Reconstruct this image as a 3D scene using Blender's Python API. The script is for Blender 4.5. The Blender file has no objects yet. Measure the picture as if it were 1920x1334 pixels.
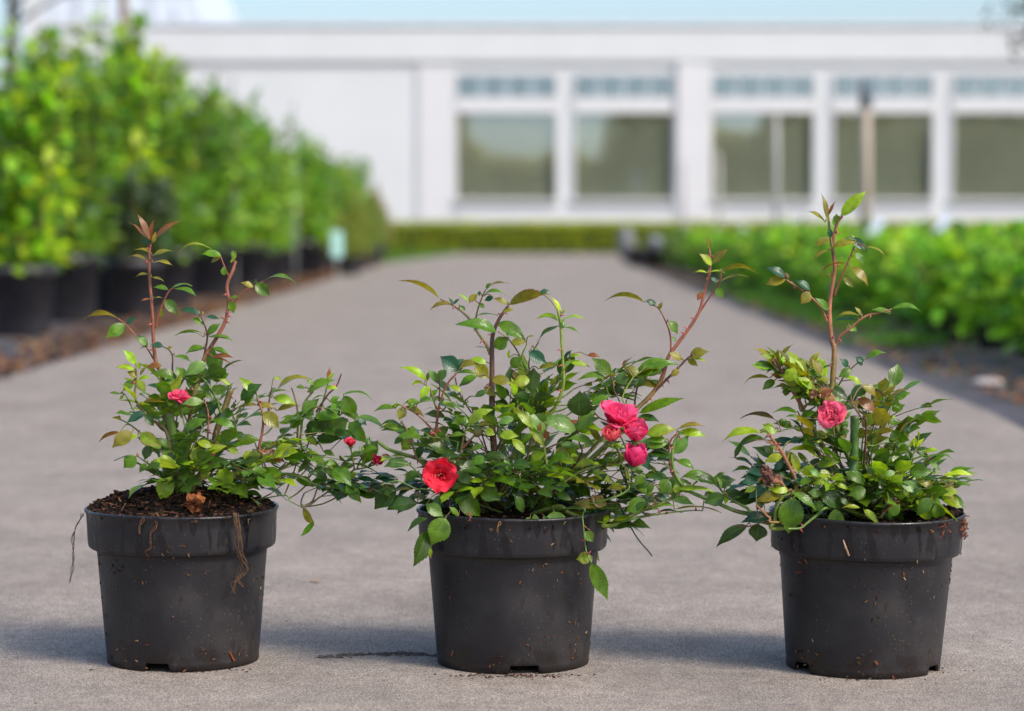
import bpy, math, random
from math import sin, cos, pi, radians, sqrt
from mathutils import Vector, Matrix, noise
random.seed(7)
scn = bpy.context.scene
# ------------------------------------------------------------------ camera
F = 4533.0; HC = 0.436; TH = math.atan(247 / F)
cam = bpy.data.objects.new('camera', bpy.data.cameras.new('camera'))
scn.collection.objects.link(cam); scn.camera = cam
cam.location = (0, 0, HC); cam.rotation_euler = (pi / 2 - TH, 0, 0)
cam.data.lens = 85; cam.data.sensor_width = 36
cam.data.clip_start = 0.05; cam.data.clip_end = 2000
cam.data.dof.use_dof = True; cam.data.dof.focus_distance = 2.36; cam.data.dof.aperture_fstop = 4.9
# ------------------------------------------------------------------ sky and sun
SUN_EL, SUN_AZ = radians(44), radians(130)
w = bpy.data.worlds.new('World'); scn.world = w; w.use_nodes = True
nt = w.node_tree
sky = nt.nodes.new('ShaderNodeTexSky'); sky.sky_type = 'NISHITA'; sky.sun_disc = False
sky.sun_elevation = SUN_EL; sky.sun_rotation = SUN_AZ
sky.air_density = 0.95; sky.dust_density = 2.8; sky.ozone_density = 2.6
bg = nt.nodes['Background']; bg.inputs['Strength'].default_value = 0.15
nt.links.new(sky.outputs['Color'], bg.inputs['Color'])
sd = bpy.data.lights.new('sun', 'SUN'); sd.energy = 1.85; sd.angle = radians(14); sd.color = (1.0, 0.91, 0.79)
sun = bpy.data.objects.new('sun', sd); scn.collection.objects.link(sun)
sdir = Vector((sin(SUN_AZ) * cos(SUN_EL), cos(SUN_AZ) * cos(SUN_EL), sin(SUN_EL)))
sun.rotation_euler = (-sdir).to_track_quat('-Z', 'Y').to_euler()
scn.view_settings.view_transform = 'Standard'; scn.view_settings.look = 'None'
scn.view_settings.exposure = 0.73; scn.view_settings.gamma = 1.0
scn.render.engine = 'CYCLES'
scn.cycles.use_denoising = True
scn.cycles.max_bounces = 6; scn.cycles.transparent_max_bounces = 12
try: scn.cycles.sample_clamp_indirect = 4.0
except Exception: pass

FW = Vector((0, cos(TH), -sin(TH))); UP = Vector((0, sin(TH), cos(TH))); RT = Vector((1, 0, 0))
CAM = Vector((0, 0, HC))
def at(px, py, Y):
    r = FW + RT * ((px - 960) / F) + UP * ((667 - py) / F)
    return CAM + r * (Y / r.y)

# ------------------------------------------------------------------ helpers
C = scn.collection
class MB:
    def __init__(s): s.v = []; s.f = []; s.c = []; s.u = []; s.m = []
    def vert(s, p, c=(1, 1, 1), u=(0, 0, 0)):
        s.v.append(tuple(p)); s.c.append((c[0], c[1], c[2], 1)); s.u.append(u); return len(s.v) - 1
    def face(s, *i, m=0): s.f.append(i); s.m.append(m)
    def build(s, name, mats, parent=None, smooth=True):
        me = bpy.data.meshes.new(name); me.from_pydata(s.v, [], s.f)
        a = me.attributes.new('Col', 'FLOAT_COLOR', 'POINT'); a.data.foreach_set('color', [x for c in s.c for x in c])
        b = me.attributes.new('luv', 'FLOAT_VECTOR', 'POINT'); b.data.foreach_set('vector', [x for u in s.u for x in u])
        if not isinstance(mats, (list, tuple)): mats = [mats]
        for m in mats: me.materials.append(m)
        me.polygons.foreach_set('material_index', s.m)
        if smooth: me.polygons.foreach_set('use_smooth', [True] * len(s.f))
        me.update()
        o = bpy.data.objects.new(name, me); C.objects.link(o)
        if parent is not None: o.parent = parent
        return o
    def box(s, x0, x1, y0, y1, z0, z1, c=(1, 1, 1), M=None, m=0):
        ps = [Vector((x, y, z)) for z in (z0, z1) for y in (y0, y1) for x in (x0, x1)]
        if M is not None: ps = [M @ p for p in ps]
        b = [s.vert(p, c) for p in ps]
        for q in ((0, 2, 3, 1), (4, 5, 7, 6), (0, 1, 5, 4), (2, 6, 7, 3), (0, 4, 6, 2), (1, 3, 7, 5)):
            s.face(*[b[k] for k in q], m=m)
    def tube(s, pts, rad, cols, n=8, cap=True, m=0):
        rings = []; k = len(pts); prev = None
        for i, p in enumerate(pts):
            t = (pts[min(i + 1, k - 1)] - pts[max(i - 1, 0)])
            if t.length < 1e-9: t = Vector((0, 0, 1))
            t.normalize()
            if prev is None: a = t.orthogonal().normalized()
            else:
                a = prev - t * prev.dot(t)
                a = a.normalized() if a.length > 1e-6 else t.orthogonal().normalized()
            prev = a; b = t.cross(a)
            r = rad[i] if isinstance(rad, (list, tuple)) else rad
            c = cols[i] if isinstance(cols, list) else cols
            rings.append([s.vert(p + (a * cos(2 * pi * j / n) + b * sin(2 * pi * j / n)) * r, c, (i / k, j / n, 0)) for j in range(n)])
        for i in range(k - 1):
            for j in range(n):
                s.face(rings[i][j], rings[i][(j + 1) % n], rings[i + 1][(j + 1) % n], rings[i + 1][j], m=m)
        if cap:
            s.face(*rings[0][::-1], m=m); s.face(*rings[-1], m=m)
    def lathe(s, prof, n=48, c=(1, 1, 1), o=Vector((0, 0, 0)), m=0):
        rings = [[s.vert(o + Vector((r * cos(2 * pi * j / n), r * sin(2 * pi * j / n), z)), c, (j / n, z, 0)) for j in range(n)] for r, z in prof]
        for a, b in zip(rings, rings[1:]):
            for j in range(n): s.face(a[j], a[(j + 1) % n], b[(j + 1) % n], b[j], m=m)
def tag(o, label=None, cat=None, group=None, kind=None):
    if label: o['label'] = label
    if cat: o['category'] = cat
    if group: o['group'] = group
    if kind: o['kind'] = kind
    return o
def empty(name, loc, rz=0):
    o = bpy.data.objects.new(name, None); C.objects.link(o); o.location = loc; o.rotation_euler = (0, 0, rz)
    o.empty_display_size = 0.05; return o
def copy_tree(o, parent=None):
    c = o.copy(); C.objects.link(c)
    if parent is not None: c.parent = parent
    for ch in list(o.children): copy_tree(ch, c)
    return c
def jit(c, a=0.15):
    k = 1 + random.uniform(-a, a)
    return tuple(max(0, x * k * (1 + random.uniform(-a, a) * .5)) for x in c)
def smooth_path(pts, sub=5):
    out = []
    n = len(pts)
    for i in range(n - 1):
        p0 = pts[max(i - 1, 0)]; p1 = pts[i]; p2 = pts[i + 1]; p3 = pts[min(i + 2, n - 1)]
        for k in range(sub):
            t = k / sub
            out.append(0.5 * ((2 * p1) + (p2 - p0) * t + (2 * p0 - 5 * p1 + 4 * p2 - p3) * t * t + (3 * p1 - p0 - 3 * p2 + p3) * t ** 3))
    out.append(pts[-1]); return out

# ------------------------------------------------------------------ materials
def mat(name, col=(.5, .5, .5), rough=.6, spec=.5, var=0.0, vscale=5, bump=0.0, bscale=50, attr=False, metal=0, coord='Object'):
    m = bpy.data.materials.new(name); m.use_nodes = True
    t = m.node_tree; N = t.nodes; L = t.links; p = N['Principled BSDF']
    p.inputs['Roughness'].default_value = rough; p.inputs['Specular IOR Level'].default_value = spec; p.inputs['Metallic'].default_value = metal
    tc = N.new('ShaderNodeTexCoord')
    src = None
    if attr:
        a = N.new('ShaderNodeAttribute'); a.attribute_name = 'Col'; src = a.outputs['Color']
    else:
        r = N.new('ShaderNodeRGB'); r.outputs[0].default_value = (*col, 1); src = r.outputs[0]
    if var:
        n = N.new('ShaderNodeTexNoise'); n.inputs['Scale'].default_value = vscale; n.inputs['Detail'].default_value = 6
        L.new(tc.outputs[coord], n.inputs['Vector'])
        mr = N.new('ShaderNodeMapRange'); mr.inputs[1].default_value = .3; mr.inputs[2].default_value = .7
        mr.inputs[3].default_value = 1 - var; mr.inputs[4].default_value = 1 + var; L.new(n.outputs['Fac'], mr.inputs[0])
        mx = N.new('ShaderNodeVectorMath'); mx.operation = 'SCALE'; L.new(src, mx.inputs[0]); L.new(mr.outputs[0], mx.inputs['Scale'])
        src = mx.outputs[0]
    L.new(src, p.inputs['Base Color'])
    if bump:
        n2 = N.new('ShaderNodeTexNoise'); n2.inputs['Scale'].default_value = bscale; n2.inputs['Detail'].default_value = 5
        L.new(tc.outputs[coord], n2.inputs['Vector'])
        b = N.new('ShaderNodeBump'); b.inputs['Strength'].default_value = bump; b.inputs['Distance'].default_value = .002
        L.new(n2.outputs['Fac'], b.inputs['Height']); L.new(b.outputs[0], p.inputs['Normal'])
    return m
def math_node(t, op, a, b=None, c=None):
    n = t.nodes.new('ShaderNodeMath'); n.operation = op
    for i, x in enumerate((a, b, c)):
        if x is None: continue
        if isinstance(x, (int, float)): n.inputs[i].default_value = x
        else: t.links.new(x, n.inputs[i])
    return n.outputs[0]
def leaf_mat(name, rough=.32, trans=.32, veins=True, spec=.5, gain=1.0):
    m = bpy.data.materials.new(name); m.use_nodes = True
    t = m.node_tree; N = t.nodes; L = t.links; p = N['Principled BSDF']; out = N['Material Output']
    a = N.new('ShaderNodeAttribute'); a.attribute_name = 'Col'
    src = a.outputs['Color']
    p.inputs['Roughness'].default_value = rough; p.inputs['Specular IOR Level'].default_value = spec
    if veins:
        u = N.new('ShaderNodeAttribute'); u.attribute_name = 'luv'
        sp = N.new('ShaderNodeSeparateXYZ'); L.new(u.outputs['Vector'], sp.inputs[0])
        av = math_node(t, 'ABSOLUTE', sp.outputs['Y'])
        mid = math_node(t, 'LESS_THAN', av, .055)
        ph = math_node(t, 'SUBTRACT', math_node(t, 'MULTIPLY', sp.outputs['X'], 7.0), math_node(t, 'MULTIPLY', av, 2.1))
        fr = math_node(t, 'FRACT', ph)
        tri = math_node(t, 'ABSOLUTE', math_node(t, 'SUBTRACT', fr, .5))
        vein = math_node(t, 'MAXIMUM', mid, math_node(t, 'MULTIPLY', math_node(t, 'GREATER_THAN', tri, .455), .55))
        tc = N.new('ShaderNodeTexCoord'); nz = N.new('ShaderNodeTexNoise'); nz.inputs['Scale'].default_value = 160; nz.inputs['Detail'].default_value = 4
        L.new(tc.outputs['Object'], nz.inputs['Vector'])
        mr = N.new('ShaderNodeMapRange'); mr.inputs[1].default_value = .3; mr.inputs[2].default_value = .7; mr.inputs[3].default_value = .72; mr.inputs[4].default_value = 1.28
        L.new(nz.outputs['Fac'], mr.inputs[0])
        sc = N.new('ShaderNodeVectorMath'); sc.operation = 'SCALE'; L.new(src, sc.inputs[0]); L.new(mr.outputs[0], sc.inputs['Scale'])
        mx = N.new('ShaderNodeMix'); mx.data_type = 'RGBA'; L.new(math_node(t, 'MULTIPLY', vein, .20), mx.inputs[0])
        L.new(sc.outputs[0], mx.inputs[6]); mx.inputs[7].default_value = (.24, .36, .06, 1)
        src = mx.outputs[2]
        h = math_node(t, 'MULTIPLY', tri, -1.0)
        h2 = math_node(t, 'ADD', math_node(t, 'MULTIPLY', h, .6), math_node(t, 'MULTIPLY', nz.outputs['Fac'], .8))
        b = N.new('ShaderNodeBump'); b.inputs['Strength'].default_value = .35; b.inputs['Distance'].default_value = .0009
        L.new(h2, b.inputs['Height']); L.new(b.outputs[0], p.inputs['Normal'])
    g = N.new('ShaderNodeNewGeometry')
    mb = N.new('ShaderNodeMix'); mb.data_type = 'RGBA'
    L.new(math_node(t, 'MULTIPLY', g.outputs['Backfacing'], .2), mb.inputs[0]); L.new(src, mb.inputs[6]); mb.inputs[7].default_value = (.16, .24, .12, 1)
    L.new(mb.outputs[2], p.inputs['Base Color'])
    L.new(math_node(t, 'ADD', math_node(t, 'MULTIPLY', g.outputs['Backfacing'], .3), rough), p.inputs['Roughness'])
    tr = N.new('ShaderNodeBsdfTranslucent')
    ts = N.new('ShaderNodeVectorMath'); ts.operation = 'MULTIPLY'; L.new(src, ts.inputs[0]); ts.inputs[1].default_value = (2.1 * gain, 1.8 * gain, .5 * gain)
    L.new(ts.outputs[0], tr.inputs['Color'])
    ms = N.new('ShaderNodeMixShader'); ms.inputs[0].default_value = trans
    L.new(p.outputs[0], ms.inputs[1]); L.new(tr.outputs[0], ms.inputs[2]); L.new(ms.outputs[0], out.inputs[0])
    return m
M = {}
M['leaf'] = leaf_mat('rose_leaf', rough=.30, trans=.34, spec=.5)
M['bleaf'] = leaf_mat('shrub_leaf', rough=.42, trans=.42, veins=False, spec=.22)
M['stem'] = mat('rose_stem', attr=True, rough=.45, var=.25, vscale=120, bump=.3, bscale=400)
M['bark'] = mat('bark', attr=True, rough=.9, var=.3, vscale=30, bump=.5, bscale=100)
M['crumb'] = mat('crumb', attr=True, rough=.95, spec=.1, var=.3, vscale=200)
M['plain'] = mat('plain_attr', attr=True, rough=.7)
def petal_mat():
    m = leaf_mat('petal', rough=.5, trans=.35, veins=False, spec=.3)
    t = m.node_tree
    for n in t.nodes:
        if n.type == 'VECT_MATH' and n.operation == 'MULTIPLY': n.inputs[1].default_value = (1.1, 1.0, 1.0)
        if n.type == 'MIX': n.inputs[7].default_value = (.80, .08, .16, 1)
    return m
M['petal'] = petal_mat()
def pot_mat():
    m = mat('pot_plastic', (.0155, .015, .0178), rough=.47, spec=.42, var=.3, vscale=9, bump=.12, bscale=260)
    t = m.node_tree; N = t.nodes; L = t.links; p = N['Principled BSDF']
    src = p.inputs['Base Color'].links[0].from_socket
    tc = N.new('ShaderNodeTexCoord')
    def specks(scale, thr, dens_scale, dlo):
        v = N.new('ShaderNodeTexVoronoi'); v.inputs['Scale'].default_value = scale; L.new(tc.outputs['Object'], v.inputs['Vector'])
        v.inputs['Randomness'].default_value = 1
        n = N.new('ShaderNodeTexNoise'); n.inputs['Scale'].default_value = dens_scale; n.inputs['Detail'].default_value = 3
        L.new(tc.outputs['Object'], n.inputs['Vector'])
        d = math_node(t, 'LESS_THAN', v.outputs['Distance'], thr)
        sepc = N.new('ShaderNodeSeparateColor'); L.new(v.outputs['Color'], sepc.inputs[0])
        keep = math_node(t, 'LESS_THAN', sepc.outputs[0], math_node(t, 'MULTIPLY', math_node(t, 'SUBTRACT', n.outputs['Fac'], dlo), 2.2))
        return math_node(t, 'MULTIPLY', d, keep), sepc
    s1, c1 = specks(330, .19, 14, .46)
    s2, c2 = specks(150, .11, 11, .50)
    mask = math_node(t, 'MAXIMUM', s1, s2)
    cr = N.new('ShaderNodeValToRGB'); cr.color_ramp.elements[0].color = (.12, .055, .028, 1); cr.color_ramp.elements[1].color = (.20, .15, .12, 1)
    L.new(c1.outputs[1], cr.inputs[0])
    mx = N.new('ShaderNodeMix'); mx.data_type = 'RGBA'; L.new(math_node(t, 'MULTIPLY', mask, .6), mx.inputs[0]); L.new(src, mx.inputs[6]); L.new(cr.outputs[0], mx.inputs[7])
    # dust bloom
    n = N.new('ShaderNodeTexNoise'); n.inputs['Scale'].default_value = 22; n.inputs['Detail'].default_value = 8; L.new(tc.outputs['Object'], n.inputs['Vector'])
    mr = N.new('ShaderNodeMapRange'); mr.inputs[1].default_value = .48; mr.inputs[2].default_value = .75; mr.inputs[3].default_value = 0; mr.inputs[4].default_value = .32; L.new(n.outputs['Fac'], mr.inputs[0])
    m2 = N.new('ShaderNodeMix'); m2.data_type = 'RGBA'; L.new(mr.outputs[0], m2.inputs[0]); L.new(mx.outputs[2], m2.inputs[6]); m2.inputs[7].default_value = (.07, .058, .05, 1)
    # dried mud low on the wall, wet runs on the rim band
    sx = N.new('ShaderNodeSeparateXYZ'); L.new(tc.outputs['Object'], sx.inputs[0])
    def stretch(sc_, det):
        mp = N.new('ShaderNodeMapping'); mp.inputs['Scale'].default_value = sc_; L.new(tc.outputs['Object'], mp.inputs[0])
        q = N.new('ShaderNodeTexNoise'); q.inputs['Scale'].default_value = 1; q.inputs['Detail'].default_value = det; L.new(mp.outputs[0], q.inputs[0]); return q.outputs['Fac']
    low = N.new('ShaderNodeMapRange'); low.inputs[1].default_value = .034; low.inputs[2].default_value = .004; L.new(sx.outputs['Z'], low.inputs[0])
    mud = math_node(t, 'GREATER_THAN', math_node(t, 'ADD', math_node(t, 'MULTIPLY', low.outputs[0], .26), stretch((95, 95, 60), 6)), .66)
    m3 = N.new('ShaderNodeMix'); m3.data_type = 'RGBA'; L.new(math_node(t, 'MULTIPLY', mud, .7), m3.inputs[0]); L.new(m2.outputs[2], m3.inputs[6]); m3.inputs[7].default_value = (.016, .011, .009, 1)
    run = N.new('ShaderNodeMapRange'); run.inputs[1].default_value = .53; run.inputs[2].default_value = .56; L.new(stretch((75, 75, 17), 3), run.inputs[0])
    band = math_node(t, 'MULTIPLY', run.outputs[0], math_node(t, 'GREATER_THAN', sx.outputs['Z'], .1165))
    m4 = N.new('ShaderNodeMix'); m4.data_type = 'RGBA'; L.new(math_node(t, 'MULTIPLY', band, .75), m4.inputs[0]); L.new(m3.outputs[2], m4.inputs[6]); m4.inputs[7].default_value = (.007, .007, .009, 1)
    L.new(m4.outputs[2], p.inputs['Base Color'])
    mr2 = N.new('ShaderNodeMapRange'); mr2.inputs[1].default_value = .35; mr2.inputs[2].default_value = .65; mr2.inputs[3].default_value = .34; mr2.inputs[4].default_value = .58
    L.new(n.outputs['Fac'], mr2.inputs[0]); L.new(math_node(t, 'SUBTRACT', mr2.outputs[0], math_node(t, 'MULTIPLY', band, .2)), p.inputs['Roughness'])
    return m
M['pot'] = pot_mat()
M['soil'] = mat('soil', (.022, .015, .011), rough=.95, spec=.15, var=.6, vscale=90, bump=1.0, bscale=250)

# road
def road_mat():
    m = bpy.data.materials.new('road_concrete'); m.use_nodes = True
    t = m.node_tree; N = t.nodes; L = t.links; p = N['Principled BSDF']
    p.inputs['Roughness'].default_value = .85; p.inputs['Specular IOR Level'].default_value = .25
    tc = N.new('ShaderNodeTexCoord')
    def nz(scale, det=6, map=None):
        n = N.new('ShaderNodeTexNoise'); n.inputs['Scale'].default_value = scale; n.inputs['Detail'].default_value = det
        if map:
            mp = N.new('ShaderNodeMapping'); mp.inputs['Scale'].default_value = map; L.new(tc.outputs['Object'], mp.inputs[0]); L.new(mp.outputs[0], n.inputs[0])
        else: L.new(tc.outputs['Object'], n.inputs[0])
        return n.outputs['Fac']
    fine = nz(640, 2); mid_ = nz(45, 6); big = nz(2.2, 5); str_ = nz(30, 4, (1, .35, 1))
    cr = N.new('ShaderNodeValToRGB'); e = cr.color_ramp.elements
    e[0].position = .36; e[0].color = (.095, .078, .064, 1); e[1].position = .65; e[1].color = (.47, .405, .34, 1)
    x = e.new(.5); x.color = (.258, .222, .190, 1)
    mixf = math_node(t, 'ADD', math_node(t, 'MULTIPLY', fine, .80), math_node(t, 'ADD', math_node(t, 'MULTIPLY', mid_, .14), math_node(t, 'MULTIPLY', str_, .06)))
    L.new(mixf, cr.inputs[0])
    mr = N.new('ShaderNodeMapRange'); mr.inputs[1].default_value = .35; mr.inputs[2].default_value = .65; mr.inputs[3].default_value = .94; mr.inputs[4].default_value = 1.05; L.new(big, mr.inputs[0])
    sc = N.new('ShaderNodeVectorMath'); sc.operation = 'SCALE'; L.new(cr.outputs[0], sc.inputs[0]); L.new(mr.outputs[0], sc.inputs['Scale'])
    v = N.new('ShaderNodeTexVoronoi'); v.inputs['Scale'].default_value = 520; L.new(tc.outputs['Object'], v.inputs['Vector'])
    sv = N.new('ShaderNodeSeparateColor'); L.new(v.outputs['Color'], sv.inputs[0])
    grit = N.new('ShaderNodeMapRange'); grit.inputs[3].default_value = .66; grit.inputs[4].default_value = 1.36; L.new(sv.outputs[0], grit.inputs[0])
    pat = nz(7, 7); pm = N.new('ShaderNodeMapRange'); pm.inputs[1].default_value = .36; pm.inputs[2].default_value = .64; pm.inputs[3].default_value = .90; pm.inputs[4].default_value = 1.09; L.new(pat, pm.inputs[0])
    s2 = N.new('ShaderNodeVectorMath'); s2.operation = 'SCALE'; L.new(sc.outputs[0], s2.inputs[0]); L.new(math_node(t, 'MULTIPLY', grit.outputs[0], pm.outputs[0]), s2.inputs['Scale'])
    st_ = N.new('ShaderNodeMapRange'); st_.inputs[1].default_value = .58; st_.inputs[2].default_value = .72; st_.inputs[3].default_value = 0; st_.inputs[4].default_value = .38; L.new(nz(5.5, 8, (1, .45, 1)), st_.inputs[0])
    mxs = N.new('ShaderNodeMix'); mxs.data_type = 'RGBA'; L.new(st_.outputs[0], mxs.inputs[0]); L.new(s2.outputs[0], mxs.inputs[6]); mxs.inputs[7].default_value = (.15, .115, .10, 1)
    L.new(mxs.outputs[2], p.inputs['Base Color'])
    b = N.new('ShaderNodeBump'); b.inputs['Strength'].default_value = .6; b.inputs['Distance'].default_value = .0012; L.new(mixf, b.inputs['Height']); L.new(b.outputs[0], p.inputs['Normal'])
    return m
M['road'] = road_mat()
M['fabric'] = mat('ground_fabric', (.06, .055, .06), rough=.8, var=.5, vscale=3, bump=.5, bscale=60)
M['earth'] = mat('earth', (.10, .075, .05), rough=.95, var=.5, vscale=4, bump=.6, bscale=40)
M['white'] = mat('white_wall_paint', (.635, .655, .665), rough=.6, var=.03, vscale=1.2)
M['frame'] = mat('white_frame_paint', (.66, .66, .67), rough=.5, var=.02, vscale=2)
M['blind'] = mat('olive_blind', (.74, .62, .44), rough=.8, var=.12, vscale=.8)
M['inner'] = mat('pale_lining', (.30, .36, .50), rough=.8)
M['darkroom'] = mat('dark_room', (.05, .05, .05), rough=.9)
M['gutter'] = mat('gutter_zinc', (.66, .70, .74), rough=.5, var=.05)
M['ghpanel'] = mat('glasshouse_panel', (.62, .68, .76), rough=.35, var=.05, vscale=.6)
def glass():
    m = bpy.data.materials.new('window_glass'); m.use_nodes = True
    t = m.node_tree; N = t.nodes; L = t.links
    gl = N.new('ShaderNodeBsdfGlossy'); gl.inputs['Roughness'].default_value = .02; gl.inputs['Color'].default_value = (.62, .78, 1, 1)
    tr = N.new('ShaderNodeBsdfTransparent'); tr.inputs['Color'].default_value = (.85, .9, .88, 1)
    ms = N.new('ShaderNodeMixShader'); ms.inputs[0].default_value = .3
    L.new(tr.outputs[0], ms.inputs[1]); L.new(gl.outputs[0], ms.inputs[2]); L.new(ms.outputs[0], N['Material Output'].inputs[0]); return m
M['glass'] = glass()

# ------------------------------------------------------------------ ground and road
def sheet(name, x0, x1, y0, y1, z, m):
    b = MB(); i = [b.vert((x, y, z)) for x, y in ((x0, y0), (x1, y0), (x1, y1), (x0, y1))]; b.face(*i)
    o = b.build(name, m, smooth=False); o['kind'] = 'structure'; return o
sheet('ground', -300, 300, -200, 600, -.012, M['earth'])
sheet('fabric_strip', -5.5, -1.2, -4, 34.5, -.008, M['fabric'])
sheet('fabric_strip', 1.05, 7.5, -4, 33.5, -.008, M['fabric'])
def road_sheet():
    b = MB(); L_, R_ = [], []
    n = 160
    for i in range(n + 1):
        y = -6 + 41.3 * i / n
        xl = -1.44 + .03 * noise.noise(Vector((0, y * 1.3, 0))) + .012 * noise.noise(Vector((3, y * 7, 0)))
        xr = 1.10 + max(0, (y - 5)) * .008 + .04 * noise.noise(Vector((9, y * 1.1, 0))) + .012 * noise.noise(Vector((5, y * 7, 0)))
        if y > 30: xl += -(y - 30) * .06; xr += (y - 30) * .5
        L_.append(b.vert((xl, y, 0))); R_.append(b.vert((xr, y, 0)))
    for i in range(n): b.face(L_[i], R_[i], R_[i + 1], L_[i + 1])
    o = b.build('road', M['road'], smooth=False); o['kind'] = 'structure'
road_sheet()

# ------------------------------------------------------------------ building (front wall at Y = 38)
YB = 38.0; KB = YB / F
def bx_(px): return (px - 960) * KB
def bz_(py): return HC + (420 - py) * KB
def building():
    root = tag(empty('white_building', (bx_(960), YB, 0)), 'long low white building with a row of wide windows and thin grey gutter', 'building')
    P = Matrix.Translation((-root.location.x, -root.location.y, 0))
    def part(name, boxes, m, parent=root, c=(1, 1, 1)):
        b = MB()
        for q in boxes: b.box(*q, M=P)
        o = b.build(name, m, None, smooth=False); o.parent = parent; return o
    x0, x1 = bx_(90), bx_(2700)
    wins = [(860, 1040), (1079, 1258), (1336, 1521), (1562, 1743), (1786, 1970), (2010, 2190), (2268, 2450)]
    # wall as solid pieces round the openings
    wins = [(a - 4, b_ + 4) for a, b_ in wins]
    boxes = [(x0, bx_(856), YB, YB + .3, 0, bz_(140)), (x0, x1, YB, YB + .3, bz_(140), bz_(52)), (bx_(856), x1, YB, YB + .3, 0, bz_(376))]
    prev = None
    for a, b_ in wins:
        if prev is not None: boxes.append((bx_(prev), bx_(a), YB + .002, YB + .3, bz_(376), bz_(140)))
        prev = b_
    boxes.append((bx_(prev), x1, YB + .002, YB + .3, bz_(376), bz_(140)))
    part('wall', boxes, M['white'])
    part('fascia', [(x0 - .05, x1, YB - .07, YB - .002, bz_(118), bz_(56))], M['white'])
    part('gutter', [(x0 - .1, x1, YB - .11, YB - .0, bz_(53), bz_(46))], M['gutter'])
    part('roof', [(x0, x1, YB + .003, YB + 9, bz_(51), bz_(49))], M['gutter'])
    part('pilaster', [(bx_(1268), bx_(1326), YB - .08, YB - .001, 0, bz_(121))], M['frame'])
    part('pilaster', [(bx_(2196), bx_(2260), YB - .08, YB - .001, 0, bz_(121))], M['frame'])
    part('corner_board', [(bx_(786), bx_(850), YB - .03, YB - .001, 0, bz_(121))], M['frame'])
    part('downpipe', [(bx_(783), bx_(785), YB - .035, YB - .001, 0, bz_(121))], M['gutter'])
    part('plinth', [(bx_(856), x1, YB - .05, YB - .0011, .0, bz_(396))], M['frame'])
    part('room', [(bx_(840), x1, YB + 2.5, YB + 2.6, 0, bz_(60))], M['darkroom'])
    for k, (a, b_) in enumerate(wins):
        xa, xb = bx_(a), bx_(b_)
        wf = part('window', [(xa, xb, YB - .03, YB + .08, bz_(213), bz_(184)),
                             (xa - .04, xa + .01, YB - .03, YB + .08, bz_(376), bz_(140)), (xb - .01, xb + .04, YB - .03, YB + .08, bz_(376), bz_(140)),
                             (xa + .011, xb - .011, YB - .028, YB + .08, bz_(380), bz_(374)), (xa + .011, xb - .011, YB - .028, YB + .08, bz_(143), bz_(138))] +
                  [(xa + (xb - xa) * f - .012, xa + (xb - xa) * f + .012, YB - .0, YB + .05, bz_(183.5), bz_(143.5)) for f in (.25, .5, .75)], M['frame'])
        part('pane', [(xa + .012, xb - .012, YB + .03, YB + .035, bz_(373.5), bz_(213.5)), (xa + .012, xb - .012, YB + .055, YB + .06, bz_(183), bz_(144))], M['glass'], wf)
        part('sill', [(xa - .04, xb + .04, YB - .1, YB - .031, bz_(379), bz_(375))], M['frame'], wf)
        part('blind', [(xa + .0, xb - .0, YB + .085, YB + .09, bz_(376), bz_(200))], M['blind'], wf)
        part('lining', [(xa + (xb - xa) * f - .10, xa + (xb - xa) * f + .10, YB + .20, YB + .21, bz_(198), bz_(140)) for f in (.25, .5, .75)], M['inner'], wf)
building()
def glasshouse():
    Y = 50; k = Y / F
    X = lambda px: (px - 960) * k
    Z = lambda py: HC + (420 - py) * k
    root = tag(empty('glasshouse', (X(230), Y, 0)), 'pale blue grey glasshouse rising behind the end of the white building', 'glasshouse')
    b = MB(); zt = Z(-120); o = Vector((-X(230), -Y, 0))
    pts = [(X(64), 0), (X(400), 0), (X(385), Z(40)), (X(330), zt), (X(64), zt)]
    f = [b.vert(Vector((x, Y, z)) + o) for x, z in pts]; g = [b.vert(Vector((x, Y + 8, z)) + o) for x, z in pts]
    b.face(*f); b.face(*g[::-1])
    for i in range(5): b.face(f[i], g[i], g[(i + 1) % 5], f[(i + 1) % 5])
    b.build('wall', M['ghpanel'], root, smooth=False)
    c = MB()
    for px in range(110, 380, 46): c.box(X(px) - .03 + o.x, X(px) + .03 + o.x, -.06, -.002, 0, Z(-100) if px < 320 else Z(20))
    c.build('glazing_bar', M['gutter'], root, smooth=False)
    d = MB(); d.box(X(62) + o.x - .08, X(88) + o.x, -.3, -.07, 0, Z(-110)); d.build('corner_post', M['white'], root, smooth=False)
glasshouse()

# ------------------------------------------------------------------ background foliage
def leaf_card(b, p, d, n, L, W, col, m=0):
    d = d.normalized(); s = d.cross(n)
    if s.length < 1e-4: s = d.orthogonal()
    s.normalize(); n = s.cross(d)
    q = [p, p + d * L * .35 + s * W * .5 + n * W * .12, p + d * L * .75 + s * W * .36 + n * W * .06 - n * L * .06, p + d * L - n * L * .16,
         p + d * L * .75 - s * W * .36 + n * W * .06 - n * L * .06, p + d * L * .35 - s * W * .5 + n * W * .12, p + d * L * .5]
    i = [b.vert(x, col) for x in q]
    b.face(i[0], i[1], i[6], m=m); b.face(i[1], i[2], i[3], i[6], m=m); b.face(i[6], i[3], i[4], i[5], m=m); b.face(i[0], i[6], i[5], m=m)
def rdir():
    while True:
        v = Vector((random.uniform(-1, 1), random.uniform(-1, 1), random.uniform(-1, 1)))
        if .1 < v.length < 1: return v.normalized()
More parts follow.
